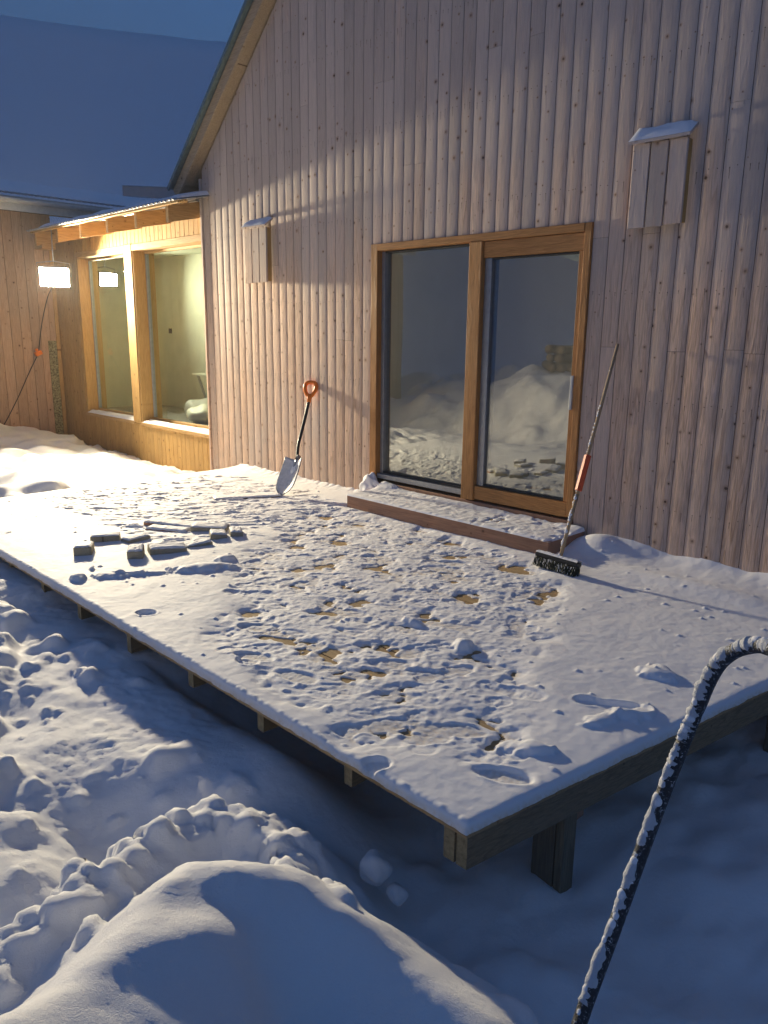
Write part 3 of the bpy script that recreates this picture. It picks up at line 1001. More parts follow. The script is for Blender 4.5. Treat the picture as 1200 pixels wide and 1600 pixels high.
for (a, b_), nm in (((WL0, WL1), 'left'), ((WR0, WR1), 'right')):
    w = empty('window', ((a + b_) / 2, YW, WZ0), None, None)
    w.parent = wing
    w.location = Vector(w['_w'][:]) - Vector(wing['_w'][:])
    gy_ = YW + 0.17
    box('head', a + .001, b_ - .001, YW - 0.028, YW + 0.26, WZ1, 2.628, 'fresh_x', w)
    box('sill', a - 0.01, b_ + 0.004, YW - 0.035, YW + 0.26, WZ0 - 0.045, WZ0, 'fresh_x', w)
    box('jamb', a + .002, a + 0.035, YW - 0.02, YW + 0.25, WZ0 + .001, WZ1 - .001, 'fresh', w)
    box('jamb', b_ - 0.035, b_ - .002, YW - 0.02, YW + 0.25, WZ0 + .001, WZ1 - .001, 'fresh', w)
    box('frame', a + .037, b_ - .037, gy_ - 0.03, gy_ + 0.03, WZ0 + .002, WZ0 + 0.06, 'fresh_x', w)
    box('frame', a + .037, b_ - .037, gy_ - 0.03, gy_ + 0.03, WZ1 - 0.03, WZ1 - .002, 'fresh_x', w)
    box('gasket', a + .037, a + .055, gy_ - 0.025, gy_ + 0.025, WZ0 + 0.062, WZ1 - .032, 'alu', w)
    box('glass_pane', a + .057, b_ - .039, gy_ - 0.003, gy_ + 0.003, WZ0 + .062, WZ1 - .032, 'glass_wing', w, 0)
    snow_cap('snow', a + .02, b_ - .02, YW - 0.03, gy_ - 0.03, WZ0 + 0.001, 0.035, w, n=24, seed=a)
# rafters and roof
RS = 0.21   # roof slope of the wing
ROOF0 = (-0.30, 2.905)


def wz(y):
    return ROOF0[1] + (y + 0.30) * RS


for xr in (-3.93, -3.16, -2.40, -1.62, -0.87, -0.13):
    vs = []
    for xx in (xr, xr + 0.055):
        for y in (-0.405, 1.68):
            for dz in (-0.175, 0.0):
                vs.append((xx, y, wz(y) + dz))
    put('rafter', vs, [(0, 1, 3, 2), (4, 6, 7, 5), (0, 4, 5, 1), (2, 3, 7, 6), (0, 2, 6, 4), (1, 5, 7, 3)], 'fresh_beam', wing)
for k, y in enumerate((-0.34, 0.0, 0.3, 0.7, 1.2, 1.7, 2.2)):
    x1 = 0.2 if y < -0.1 else -0.04
    box('batten', -3.98, x1, y - 0.024, y + 0.024, wz(y) + 0.006, wz(y) + 0.03, 'galv' if k else 'fresh_x', wing)
box('fascia', -3.98, 0.2, -0.445, -0.415, wz(-0.43) + 0.004, wz(-0.43) + 0.036, 'fresh_x', wing)


def corrugated(name, x0, x1, y0, y1, zf, mat, parent, amp=0.011, wl_=0.09, t=0.004):
    n = int((x1 - x0) / wl_ * 8)
    xs = np.linspace(x0, x1, n)
    ys = np.array([y0, (y0 + y1) / 2, y1])
    X, Y = np.meshgrid(xs, ys)
    Z = np.vectorize(zf)(Y) + amp * np.cos(2 * math.pi * X / wl_)
    o = grid_mesh(name, X, Y, Z, mat)
    o.parent = parent
    o.location = -Vector(parent['_w'][:])
    sol = o.modifiers.new('thick', 'SOLIDIFY')
    sol.thickness = t
    return o


corrugated('roof_sheet', -3.98, -0.045, -0.50, 2.8, lambda y: wz(y) + 0.046, 'galv', wing)
corrugated('roof_sheet', -0.042, 0.22, -0.50, -0.045, lambda y: wz(y) + 0.046, 'galv', wing)


def roof_snow(name, x0, x1, y0, y1, zf, t, parent, nx=80, ny=30, seed=0.0, edge=0.05):
    U, V = np.meshgrid(np.linspace(0, 1, nx), np.linspace(0, 1, ny))
    X = x0 + (x1 - x0) * U
    yy0 = y0 + edge * (0.5 + 0.5 * fbm(X * 2.5 + seed, X * 0 + seed, 3)) * (1 - V)
    Y = yy0 + (y1 - yy0) * V
    e = np.minimum(np.minimum(U * (x1 - x0), (1 - U) * (x1 - x0)), np.minimum(V * (y1 - y0), 1))
    T = t * (1 - np.exp(-e / (0.6 * t))) * (1 + 0.3 * fbm(X * 1.5 + seed, Y * 1.5, 3))
    o = grid_mesh(name, X, Y, np.vectorize(zf)(Y) + T, 'snow_fine')
    o.parent = parent
    o.location = -Vector(parent['_w'][:])
    return o


roof_snow('snow', -3.9, -0.05, -0.44, 2.75, lambda y: wz(y) + 0.05, 0.055, wing)
roof_snow('snow', -0.07, 0.21, -0.46, -0.05, lambda y: wz(y) + 0.05, 0.05, wing, nx=20, ny=12, seed=4)
# folded metal gutter piece resting on the wing roof under the main eave
gt = empty('metal_gutter', (-1.2, 0.3, 3.1), 'snow dusted metal gutter length lying on the low roof', 'gutter')
ga, gb = Vector((-2.15, 0.16, 3.27)), Vector((-0.34, 0.16, 3.03))
gd = (gb - ga).normalized()
bm = bmesh.new()
prof = [(-0.06, 0.12), (-0.045, 0.13), (-0.045, 0.0), (0.06, 0.0), (0.06, 0.13), (0.075, 0.12)]
ra = [bm.verts.new(ga + Vector((0, py, pz))) for py, pz in prof]
rb = [bm.verts.new(gb + Vector((0, py, pz))) for py, pz in prof]
for i in range(len(prof) - 1):
    bm.faces.new((ra[i], rb[i], rb[i + 1], ra[i + 1]))
o = put_bm('channel', bm, 'galv', gt)
o.modifiers.new('thick', 'SOLIDIFY').thickness = 0.004
n = 30
U, V = np.meshgrid(np.linspace(0.01, 0.99, n), np.linspace(0, 1, 7))
o = grid_mesh('snow', ga.x + (gb.x - ga.x) * U, ga.y - 0.042 + 0.1 * V, ga.z + (gb.z - ga.z) * U + 0.10 + 0.045 * np.sqrt(np.clip(1 - (2 * V - 1) ** 2, 0, 1)) + 0.008 * fbm(U * 9, V * 2, 2), 'snow_fine')
o.parent = gt
o.location = -Vector(gt['_w'][:])
# inside the wing
box('room_floor', -4.46, -0.04, YW + 0.31, 1.7, 0.15, 0.25, 'screed', wing, 0)
box('room_wall', -4.46, -0.04, 1.705, 1.8, 0.1, 2.98, 'plaster', wing, 0)
box('room_wall', -4.55, -4.47, YW + 0.31, 1.7, 0.1, 2.98, 'plaster', wing, 0)
box('room_ceiling', -4.46, -0.04, YW + 0.31, 1.70, 2.70, 2.78, 'plaster', wing, 0)
box('socket', -3.95, -3.87, 1.685, 1.704, 1.48, 1.56, 'stain', wing)

# things stored inside
for k, (sx, sy, r) in enumerate(((-2.05, 1.15, 0.26), (-1.55, 0.85, 0.22))):
    bm = bmesh.new()
    bmesh.ops.create_icosphere(bm, subdivisions=3, radius=1)
    for v in bm.verts:
        q = v.co.copy()
        s = 1 + 0.12 * math.sin(q.x * 4 + k) * math.cos(q.y * 5)
        v.co = Vector((sx + q.x * r * 1.25 * s, sy + q.y * r * s, 0.252 + max(0, (q.z + 0.8)) * r * 0.62 * s))
    tag(put_bm('sack', bm, 'white_trim', None, True), ('larger' if k == 0 else 'smaller') + ' pale sack on the floor behind the right wing window', 'sack', 'sacks inside the wing')
tb = empty('work_trestle', (-2.2, 1.45, 0.25), 'low folding work trestle behind the right wing window', 'trestle')
box('top', -2.6, -1.5, 1.3, 1.6, 0.86, 0.89, 'plaster', tb)
for x, s in ((-2.5, 1), (-1.65, -1)):
    bm = bmesh.new()
    tube_bm(bm, [(x, 1.34, 0.86), (x + 0.35 * s, 1.34, 0.252)], 0.02, 6)
    put_bm('leg', bm, 'alu', tb)
    bm = bmesh.new()
    tube_bm(bm, [(x, 1.56, 0.86), (x + 0.35 * s, 1.56, 0.252)], 0.02, 6)
    put_bm('leg', bm, 'alu', tb)

# ================================================================== SIDE HOUSE (left)
side = empty('side_house', (-6.5, -3.0, -0.6), 'boarded house at the left edge behind the floodlight', 'house')
XL = -4.42
y = 0.03
k = 0
while y > -7.6:
    y0 = y - 0.145
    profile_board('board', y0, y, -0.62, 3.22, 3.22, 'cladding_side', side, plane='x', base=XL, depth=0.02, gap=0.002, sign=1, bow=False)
    y = y0
box('wall_core', XL - 0.3, XL - 0.002, -7.6, 0.03, -0.62, 3.25, 'dark', side, 0)
box('corner_strip', XL + 0.021, XL + 0.03, -0.16, -0.03, -0.62, 1.35, 'speckle', side)
box('corner_board', XL + 0.021, XL + 0.045, -0.03, 0.028, -0.62, 2.7, 'fresh', side)
box('soffit_board', XL - 0.3, XL + 0.22, -7.8, 3.0, 3.252, 3.275, 'fresh_beam', side)
box('fascia', XL + 0.222, XL + 0.25, -7.8, 3.0, 3.20, 3.40, 'white_trim', side)
# half round gutter
bm = bmesh.new()
for yy in (-7.8, 3.0):
    pass
rows = []
for yy in (-7.8, 3.0):
    rows.append([bm.verts.new((XL + 0.315 + 0.06 * math.cos(a), yy, 3.36 + 0.06 * math.sin(a))) for a in np.linspace(math.pi, 2 * math.pi, 9)])
for i in range(8):
    bm.faces.new((rows[0][i], rows[0][i + 1], rows[1][i + 1], rows[1][i]))
o = put_bm('gutter', bm, 'white_trim', side, True)
o.modifiers.new('thick', 'SOLIDIFY').thickness = 0.004
# corrugated roof rising to the left
nn = int(10.9 / 0.09 * 8)
ys = np.linspace(-7.9, 3.0, nn)
xs = np.array([XL + 0.30, XL - 1.2, XL - 3.2])
Xs, Ys = np.meshgrid(xs, ys)
Zs = 3.43 + (XL + 0.30 - Xs) * 0.20 + 0.011 * np.cos(2 * math.pi * Ys / 0.09)
o = grid_mesh('roof_sheet', Xs, Ys, Zs, 'galv')
o.parent = side
o.location = -Vector(side['_w'][:])
o.modifiers.new('thick', 'SOLIDIFY').thickness = 0.005
U, V = np.meshgrid(np.linspace(0, 1, 30), np.linspace(0, 1, 90))
Xs, Ys = XL + 0.18 - 3.3 * U, -7.8 + 10.7 * V
Zs = 3.44 + (XL + 0.30 - Xs) * 0.20 + 0.05 * (1 - np.exp(-U * 3.3 / 0.06)) * (1 + 0.3 * fbm(Xs, Ys, 3))
o = grid_mesh('snow', Xs, Ys, Zs, 'snow_fine')
o.parent = side
o.location = -Vector(side['_w'][:])
box('wall_beam', XL + 0.022, XL + 0.3, -0.235, -0.03, 2.70, 2.87, 'fresh_beam', side)

# ================================================================== DECK
deck = empty('wooden_deck', (3.9, -1.6, -0.6), 'raised wooden deck on posts under thin trodden snow', 'deck')
DYF = -3.28


def xr_(y):
    return 6.71 + 0.156 * (y + 3.28)


DT = -0.03
yb = DYF
nb = 23
bw = (-0.03 - DYF) / nb
for k in range(nb):
    y0, y1 = DYF + k * bw, DYF + (k + 1) * bw - 0.006
    vs = []
    dz = random.uniform(-0.0012, 0.0012)
    for z in (DT - 0.028, DT + dz):
        vs += [(0.58, y0, z), (xr_(y0), y0, z), (xr_(y1), y1, z), (0.58, y1, z)]
    put('deck_board', vs, [(0, 3, 2, 1), (4, 5, 6, 7), (0, 1, 5, 4), (1, 2, 6, 5), (2, 3, 7, 6), (3, 0, 4, 7)], 'deck', deck)
for k, xj in enumerate([0.63, 1.25, 1.85, 2.44, 3.03, 3.62, 4.29, 4.90, 5.48, 6.06]):
    bm = bmesh.new()
    bm_box(bm, xj, xj + 0.045, DYF + 0.035 + random.uniform(-.012, .012), -0.06, DT - 0.145 + random.uniform(-.005, .005), DT - 0.0295)
    bm.faces.ensure_lookup_table()
    bm.faces[2].material_index = 1
    put_bm('joist', bm, ['joist', 'endgrain'], deck)


def skew_beam(name, off0, off1, y0, y1, z0, z1, mats, end=True):
    bm = bmesh.new()
    vs = []
    for o_ in (off0, off1):
        for yy in (y0, y1):
            for z in (z0, z1):
                vs.append(bm.verts.new((xr_(yy) + o_, yy, z)))
    fs = [bm.faces.new([vs[i] for i in f]) for f in ((0, 1, 3, 2), (4, 6, 7, 5), (0, 4, 5, 1), (2, 3, 7, 6), (0, 2, 6, 4), (1, 5, 7, 3))]
    fs[2].material_index = 1
    return put_bm(name, bm, mats, deck)


skew_beam('rim_joist', -0.052, -0.007, DYF + 0.012, -0.06, DT - 0.155, DT - 0.0292, ['joist', 'endgrain'])
skew_beam('rim_joist', -0.102, -0.056, DYF + 0.006, -0.06, DT - 0.15, DT - 0.0292, ['joist', 'endgrain'])
# cross beams under the joists and posts into the snow
for yb, zt in ((-2.55, DT - 0.157), (-0.5, DT - 0.157)):
    box('cross_beam', 0.7, xr_(yb) - 0.12, yb - 0.03, yb + 0.03, zt - 0.15, zt, 'step', deck)
for (px, py) in ((6.62, -2.62), (4.6, -2.62), (2.6, -2.62), (0.9, -2.62), (6.98, -0.9), (4.6, -0.57), (2.6, -0.57)):
    px = min(px, xr_(py) - 0.17)
    box('post', px - 0.05, px + 0.05, py - 0.055, py + 0.04, -1.0, DT - 0.158 if px < 6.3 else DT - 0.0295 - 0.13, 'post', deck, 0.004)
    box('post', px + 0.053, px + 0.09, py - 0.05, py + 0.04, -1.0, DT - 0.165, 'post', deck, 0.003)

# ------------------------------------------------------------------ snow on the deck
nxd, nyd = 900, 480
U = np.linspace(0, 1, nxd)
V = np.linspace(0, 1, nyd)
UU, VV = np.meshgrid(U, V)
DY = DYF - 0.006 + (-0.004 - DYF + 0.006) * VV
XR = 6.71 + 0.156 * (DY + 3.28) + 0.006
DX = 0.57 + (XR - 0.57) * UU
T = 0.030 + 0.006 * fbm(DX * 0.7, DY * 0.7, 3) + 0.0025 * fbm(DX * 5, DY * 5, 3) + 0.0010 * fbm(DX * 22, DY * 22, 3)


def blob(pts, soft):
    """soft inside-mask of a polygon"""
    d, _, _ = poly_dist(DX, DY, [(p[0], p[1], 0) for p in pts + [pts[0]]])
    ins = np.zeros(DX.shape, bool)
    j = len(pts) - 1
    for i in range(len(pts)):
        (xi, yi), (xj, yj) = pts[i], pts[j]
        c = ((yi > DY) != (yj > DY)) & (DX < (xj - xi) * (DY - yi) / (yj - yi + 1e-12) + xi)
        ins ^= c
        j = i
    s = np.where(ins, d, -d) + 0.10 * fbm(DX * 2.2 + 9, DY * 2.2, 3)
    return sstep(-soft, soft, s)


tramp = blob([(4.0, -2.35), (3.3, -1.5), (2.9, -0.75), (3.6, -0.58), (4.9, -0.6), (5.6, -1.0), (5.9, -1.7), (6.25, -2.3), (6.55, -2.95), (6.1, -3.15), (5.3, -3.15), (4.7, -2.85)], 0.14)
scrape = blob([(1.0, -0.6), (0.75, -1.6), (1.0, -2.4), (2.0, -2.35), (3.0, -1.7), (3.3, -1.0), (2.7, -0.45), (1.9, -0.35)], 0.15)
T = T * (1 - 0.58 * tramp) * (1 - 0.30 * scrape)
# broken crust left by boots
cr = fbm(DX * 4.5 + 3, DY * 4.5, 4)
T = T + tramp * (0.0012 * cr + 0.001 * (0.35 - billow(DX * 14, DY * 14, 3)))
T = T + scrape * (0.008 * (0.35 - billow(DX * 2.5 + DY * 3.0, DY * 9 - DX * 5.0, 3)))
# thin plates of crust with crisp edges
pl1 = fbm(DX * 5.5 + 40, DY * 5.5 + 3, 3)
pl2 = fbm(DX * 9 + 4, DY * 9 + 33, 3)
T = T + tramp * (0.002 * sstep(0.02, 0.10, pl1) - 0.002 * sstep(0.12, 0.2, -pl2) + 0.0014 * sstep(0.25, 0.32, pl2))
pl3 = fbm((DX * 0.55 + DY * 0.84) * 1.6 + 7, (-DX * 0.84 + DY * 0.55) * 6.5, 3)
T = T + scrape * (0.005 * sstep(0.06, 0.11, pl3) - 0.003 * sstep(0.2, 0.25, -pl3))
# bare patches
bn = fbm(DX * 4.2 + 21, DY * 4.2 + 4, 3) + 0.3 * fbm(DX * 14, DY * 14, 2)
T = T * (1 - 0.78 * sstep(-0.12, 0.45, bn) * tramp)
T = T - 0.012 * sstep(0.46, 0.56, bn) * tramp


def stamp(x, y, ang, L=0.30, W=0.11, depth=0.020, rim=0.004, part=None):
    global T
    ca, sa = math.cos(ang), math.sin(ang)
    dx, dy = DX - x, DY - y
    k = (np.abs(dx) < 0.3) & (np.abs(dy) < 0.3)
    lx, ly = (dx * ca + dy * sa), (-dx * sa + dy * ca)
    # sole and heel
    e1 = np.hypot((lx - 0.19 * L) / (0.36 * L), ly / (0.5 * W))
    e2 = np.hypot((lx + 0.34 * L) / (0.19 * L), ly / (0.42 * W))
    waist = np.hypot((lx + 0.05 * L) / (0.3 * L), ly / (0.34 * W))
    e = np.minimum(np.minimum(e1, e2), waist)
    if part == 'heel':
        e = e2
    if part == 'sole':
        e = e1
    inn = sstep(1.06, 0.9, e)
    tread = 0.0006 * np.sign(np.sin(lx * 260)) * sstep(0.9, 0.7, e)
    r = np.exp(-((e - 1.18) / 0.16) ** 2)
    flat = np.maximum(T * 0 + 0.002, T - depth)
    T = np.where(k, T * (1 - inn) + (flat + tread) * inn + rim * r * (0.6 + 0.6 * perlin(DX * 22, DY * 22)), T)


for x, y, a, p in ((6.2, -3.0, 0.9, 'sole'), (6.3, -3.16, 1.0, 'heel'), (6.24, -2.84, 0.6, None), (6.56, -2.98, 0.4, 'sole'), (6.02, -3.05, 1.1, None), (4.34, -3.06, 0.6, 'heel'), (4.78, -2.80, 0.8, 'sole'), (5.08, -3.03, 0.5, 'sole'),
                   (5.39, -3.0, 0.3, 'sole'), (5.27, -3.05, 0.2, 'heel'), (5.8, -2.55, 0.5, None), (5.9, -2.46, 1.3, None), (5.6, -2.6, 0.7, 'sole'), (4.94, -2.26, 0.3, None), (4.72, -1.1, 0.6, None), (6.62, -2.2, 0.4, None)):
    stamp(x, y, a, part=p)
for _ in range(90):
    for _try in range(20):
        x, y = random.uniform(3.0, 6.5), random.uniform(-3.15, -0.6)
        i, j = int((y - DYF) / (-DYF) * nyd), int((x - 0.57) / (xr_(y) - 0.57) * nxd)
        if 0 <= i < nyd and 0 <= j < nxd and tramp[i, j] > 0.6:
            break
    stamp(x, y, random.choice([random.gauss(0.8, 0.5), random.gauss(3.9, 0.5)]), depth=random.uniform(0.002, 0.007), rim=random.uniform(0.001, 0.003), part=random.choice([None, None, 'sole', 'heel']))


def dome(x, y, r, h, ang=0.0, asp=1.0):
    global T
    ny0, ny1 = [int(np.clip((v - DY[0, 0]) / (DY[-1, 0] - DY[0, 0]) * nyd, 0, nyd)) for v in (y - r * asp, y + r * asp)]
    if ny1 - ny0 < 1:
        return
    w_ = xr_(y) - 0.57
    nx0, nx1 = [int(np.clip((v - 0.57) / w_ * nxd, 0, nxd)) for v in (x - r * asp - .02, x + r * asp + .02)]
    sx, sy = DX[ny0:ny1, nx0:nx1], DY[ny0:ny1, nx0:nx1]
    if sx.size == 0:
        return
    ca, sa = math.cos(ang), math.sin(ang)
    lx, ly = ((sx - x) * ca + (sy - y) * sa) / asp, -(sx - x) * sa + (sy - y) * ca
    d2 = (lx * lx + ly * ly) / (r * r) * (1 + 0.7 * perlin(sx / r * 1.2 + x * 7, sy / r * 1.2 + y * 3) + 0.2 * perlin(sx / r * 3.1 + x, sy / r * 3.1))
    T[ny0:ny1, nx0:nx1] += h * np.sqrt(np.clip(1 - d2, 0, 1))


for _ in range(650):      # crumbs kicked up by boots
    for _try in range(20):
        x, y = random.uniform(2.6, 6.9), random.uniform(-3.2, -0.5)
        i, j = int((y - DYF) / (-DYF) * nyd), int((x - 0.57) / (xr_(y) - 0.57) * nxd)
        if 0 <= i < nyd and 0 <= j < nxd and tramp[i, j] > random.uniform(0.2, 0.9):
            break
    r = random.choice([0.006, 0.008, 0.010, 0.013, 0.02]) * random.uniform(0.8, 1.2)
    dome(x, y, r, r * random.uniform(0.12, 0.32), random.uniform(0, 3.1), random.choice([1, 1, 1.5, 2.2]))
for _ in range(420):       # flakes of crust on the scraped part
    x, y = random.uniform(0.8, 3.3), random.uniform(-2.4, -0.4)
    r = random.choice([0.012, 0.018, 0.025]) * random.uniform(0.8, 1.3)
    dome(x, y, r, random.uniform(0.003, 0.010), random.gauss(0.9, 0.25), random.choice([2, 3, 4.5]))
for _ in range(260):       # loose crumbs elsewhere
    dome(random.uniform(0.7, 6.9), random.uniform(-3.2, -0.1), random.uniform(0.006, 0.016), random.uniform(0.004, 0.01))
# single heaps
for x, y, r, h, a, s in ((6.61, -1.76, 0.075, 0.032, 0.5, 1.2), (6.72, -2.2, 0.06, 0.025, 1.2, 2.0), (6.66, -2.35, 0.045, 0.02, 1.3, 2.2), (3.43, -3.15, 0.05, 0.035, 0, 1), (3.76, -2.45, 0.07, 0.035, 1.15, 3.0), (3.68, -2.22, 0.05, 0.03, 1.3, 1.6), (3.64, -2.75, 0.025, 0.014, 1.0, 4.5),
                         (3.52, -2.98, 0.045, 0.026, 0.9, 2.4), (3.3, -3.0, 0.02, 0.02, 0, 1), (3.55, -2.88, 0.022, 0.02, 0.9, 5), (5.75, -2.15, 0.05, 0.05, 0.3, 1.2), (5.35, -2.1, 0.04, 0.035, 0, 1.6), (6.55, -2.75, 0.05, 0.03, 0.3, 2.5)):
    dome(x, y, r, h, a, s)
# trodden flat: the relief keeps its edges but little height
Ts = T.copy()
for _ in range(3):
    for ax_ in (0, 1):
        p_ = np.pad(Ts, [(6, 6) if ax_ == 0 else (0, 0), (6, 6) if ax_ == 1 else (0, 0)], mode='edge')
        c_ = np.cumsum(p_, axis=ax_)
        Ts = (np.take(c_, range(12, c_.shape[ax_]), axis=ax_) - np.concatenate([np.zeros_like(np.take(c_, [0], axis=ax_)), np.take(c_, range(0, c_.shape[ax_] - 13), axis=ax_)], axis=ax_)) / 13
T = Ts + (T - Ts) * (1 - 0.32 * tramp) * (1 - 0.1 * scrape)
hf = fbm(DX * 26 + 5, DY * 26 + 2, 3)
T = T + tramp * (0.0022 * hf + 0.0022 * sstep(0.12, 0.22, fbm(DX * 17 + 2, DY * 17 + 9, 2)) * sstep(-0.2, 0.3, fbm(DX * 2.2, DY * 2.2 + 4, 2)))
T = T + scrape * (0.0030 * sstep(0.10, 0.2, fbm((DX * 0.55 + DY * 0.84) * 5 + 7, (-DX * 0.84 + DY * 0.55) * 16, 3)) + 0.0012 * hf)
# drifts against the wall
wallw = np.exp((DY + 0.0) / 0.16)
T = T + wallw * sstep(4.9, 5.5, DX) * (0.085 + 0.03 * fbm(DX * 2, DY * 2, 3))
T = T + np.exp(-(((DX - 5.32) / 0.22) ** 2 + ((DY + 0.12) / 0.16) ** 2)) * 0.10
T = T + 0.035 * np.exp(-(((DX - 6.2) / 0.6) ** 2 + ((DY + 0.42) / 0.12) ** 2))
T = T + np.exp((DY + 0.0) / 0.07) * sstep(3.0, 2.6, DX) * (0.028 + 0.03 * np.abs(fbm(DX * 5, DY * 3, 3)))
# rounded rim at the edges of the deck
ed = np.minimum(np.minimum((DX - 0.57), (XR - DX)), DY - DY[0, 0])
T = T * (1 - np.exp(-(ed + 0.0015) / 0.008)) + 0.002
T = np.where(T < 0.0015, -0.006, T)
T[0, :] = T[:, 0] = T[:, -1] = -0.006
DZ = DT + T
# ragged lip at the edges
DY[0, :] -= 0.005 + 0.006 * fbm(DX[0, :] * 9, DX[0, :] * 0, 3)
DX[:, -1] += 0.005 + 0.006 * fbm(DY[:, -1] * 9, DY[:, -1] * 0 + 5, 3)
DZ[1:5, :] += 0.006 * np.abs(fbm(DX[1:5, :] * 11, DY[1:5, :] * 0 + 3, 3)) * sstep(0, 0.01, T[1:5, :])
dsnow = grid_mesh('deck_snow', DX, DY, DZ, 'snow_deck')
at_ = dsnow.data.attributes.new('thin', 'FLOAT', 'POINT')      # how thin the layer lies: the boards tint it
at_.data.foreach_set('value', sstep(0.0095, 0.001, T).ravel().astype(np.float32))
tag(dsnow, 'thin trodden snow with boot prints lying on the wooden deck', 'snow', kind='stuff')


def deck_z(x, y):
    i = int(np.clip((y - DY[0, 0]) / (DY[-1, 0] - DY[0, 0]) * (nyd - 1), 0, nyd - 1))
    j = int(np.clip((x - 0.57) / (xr_(y) - 0.57) * (nxd - 1), 0, nxd - 1))
    return float(DZ[i, j])


# ================================================================== STEP
step = empty('wooden_step', (4.09, -0.27, DT), 'long reddish brown wooden step in front of the glass door', 'step')
box('riser', 3.02, 5.16, -0.51, -0.475, DT, 0.112, 'step', step, 0.004)
box('side', 5.125, 5.16, -0.473, -0.035, DT, 0.112, 'step', step, 0.004)
box('side', 3.02, 3.055, -0.473, -0.035, DT, 0.112, 'step', step, 0.004)
for k in range(3):
    y0 = -0.472 + k * 0.145
    box('tread', 3.057, 5.123, y0, y0 + 0.14, 0.084, 0.110, 'deck', step)
nX, nY = 260, 70
U, V = np.meshgrid(np.linspace(0, 1, nX), np.linspace(0, 1, nY))
SX, SY = 3.015 + 2.15 * U, -0.515 + 0.48 * V
t = 0.013 + 0.006 * fbm(SX * 2, SY * 2, 3) + 0.004 * fbm(SX * 14, SY * 14, 3) + 0.012 * sstep(-0.14, -0.05, SY) + 0.004 * (0.4 - billow(SX * 12, SY * 12, 2))
t = t + 0.05 * np.exp(-(((SX - 3.03) / 0.18) ** 2 + ((SY + 0.07) / 0.08) ** 2))
t = t - 0.012 * sstep(0.15, 0.5, fbm(SX * 5 + 3, SY * 5, 3)) * sstep(4.2, 4.7, SX)
e = np.minimum(np.minimum(U, 1 - U) * 2.15, V * 0.48)
t = t * (1 - np.exp(-(e + .001) / 0.006))
t = np.where(t < 0.0008, -0.004, t)
t[0, :] = t[:, 0] = t[:, -1] = -0.003
o = grid_mesh('snow', SX, SY, 0.1125 + t, 'snow_fine')
o.parent = step
o.location = -Vector(step['_w'][:])
# drift in the corner between step and jamb
bm = bmesh.new()
bmesh.ops.create_icosphere(bm, subdivisions=4, radius=1)
for v in bm.verts:
    q = v.co
    s = 1 + 0.18 * math.sin(q.x * 5 + 1) * math.cos(q.y * 6 + q.z * 4)
    v.co = Vector((2.86 + q.x * 0.13 * s, -0.07 + q.y * 0.07 * s, 0.08 + max(-0.3, q.z) * 0.16 * s * (1 - 0.55 * abs(q.x))))
tag(put_bm('snow_drift', bm, 'snow_fine', None, True), 'small pointed snow heap against the left door jamb', 'snow heap')

# ================================================================== SHOVEL
sh = empty('snow_shovel', (2.22, -0.62, 0.0), 'shovel with orange grip and pale blade leaning on the wall', 'shovel')
T0 = Vector((2.23, -0.64, 0.012))
B0 = Vector((2.185, -0.405, 0.305))
dirv = (T0 - B0).normalized()
Wv = Vector((0.95, 0.05, 0.0))
Wv = (Wv - dirv * Wv.dot(dirv)).normalized()
Nv = Wv.cross(dirv)
if Nv.y > 0:
    Nv = -Nv
Lb = (T0 - B0).length
nu, nv = 17, 19
vs, fs = [], []
for j in range(nv):
    v = j / (nv - 1)
    hw = 0.12 * (0.92 + 0.12 * v) * (1.0 if v < 0.62 else math.sqrt(max(0.0, 1 - ((v - 0.62) / 0.40) ** 2)))
    for i in range(nu):
        u = -1 + 2 * i / (nu - 1)
        rise = 0.052 * (abs(u) ** 2.6) * (1 - 0.75 * v) + 0.02 * (1 - v) ** 3
        p = B0 + dirv * (Lb * v) + Wv * (u * hw) + Nv * rise
        vs.append(p[:])
for j in range(nv - 1):
    for i in range(nu - 1):
        a = j * nu + i
        fs.append((a, a + 1, a + nu + 1, a + nu))
o = put('blade', vs, fs, 'blade', sh, True)
sol = o.modifiers.new('thick', 'SOLIDIFY')
sol.thickness = 0.006
# bright rolled rim
edge = [vs[j * nu] for j in range(nv)] + [vs[(nv - 1) * nu + i] for i in range(nu)] + [vs[j * nu + nu - 1] for j in reversed(range(nv))]
tube('rim', edge[::2], 0.0065, 'alu', sh, 6)
bm = bmesh.new()
tube_bm(bm, [B0 + dirv * 0.13 + Nv * 0.008, B0 + dirv * 0.05 + Nv * 0.012, B0 - dirv * 0.05 + Nv * 0.02], [0.008, 0.017, 0.02], 10)
put_bm('socket', bm, 'alu', sh, True)
K0 = B0 + Nv * 0.02
shaft = spline([K0, (2.100, -0.335, 0.44), (2.066, -0.28, 0.52), (2.04, -0.20, 0.69), (2.005, -0.115, 0.865)], 6)
tube('shaft', shaft, 0.0165, 'black_plastic', sh, 12)
G0 = Vector((2.005, -0.115, 0.865))
ax = (Vector((1.957, -0.045, 1.045)) - G0).normalized()
Wg = Vector((0.80, 0.58, 0)).normalized()
Wg = (Wg - ax * Wg.dot(ax)).normalized()
gl = 0.195


def gp(w, t):
    return G0 + ax * (gl * t) + Wg * w


ringp = [gp(0, 0.20), gp(0.030, 0.34), gp(0.053, 0.58), gp(0.056, 0.84), gp(0.036, 0.97), gp(0, 1.0), gp(-0.036, 0.97), gp(-0.056, 0.84), gp(-0.053, 0.58), gp(-0.030, 0.34), gp(0, 0.20)]
bm = bmesh.new()
tube_bm(bm, spline(ringp, 5), 0.0205, 10)
tube_bm(bm, [gp(0, -0.10), gp(0, 0.05), gp(0, 0.2), gp(0, 0.34)], [0.020, 0.022, 0.026, 0.022], 12)
put_bm('grip', bm, 'orange_plastic', sh, True)
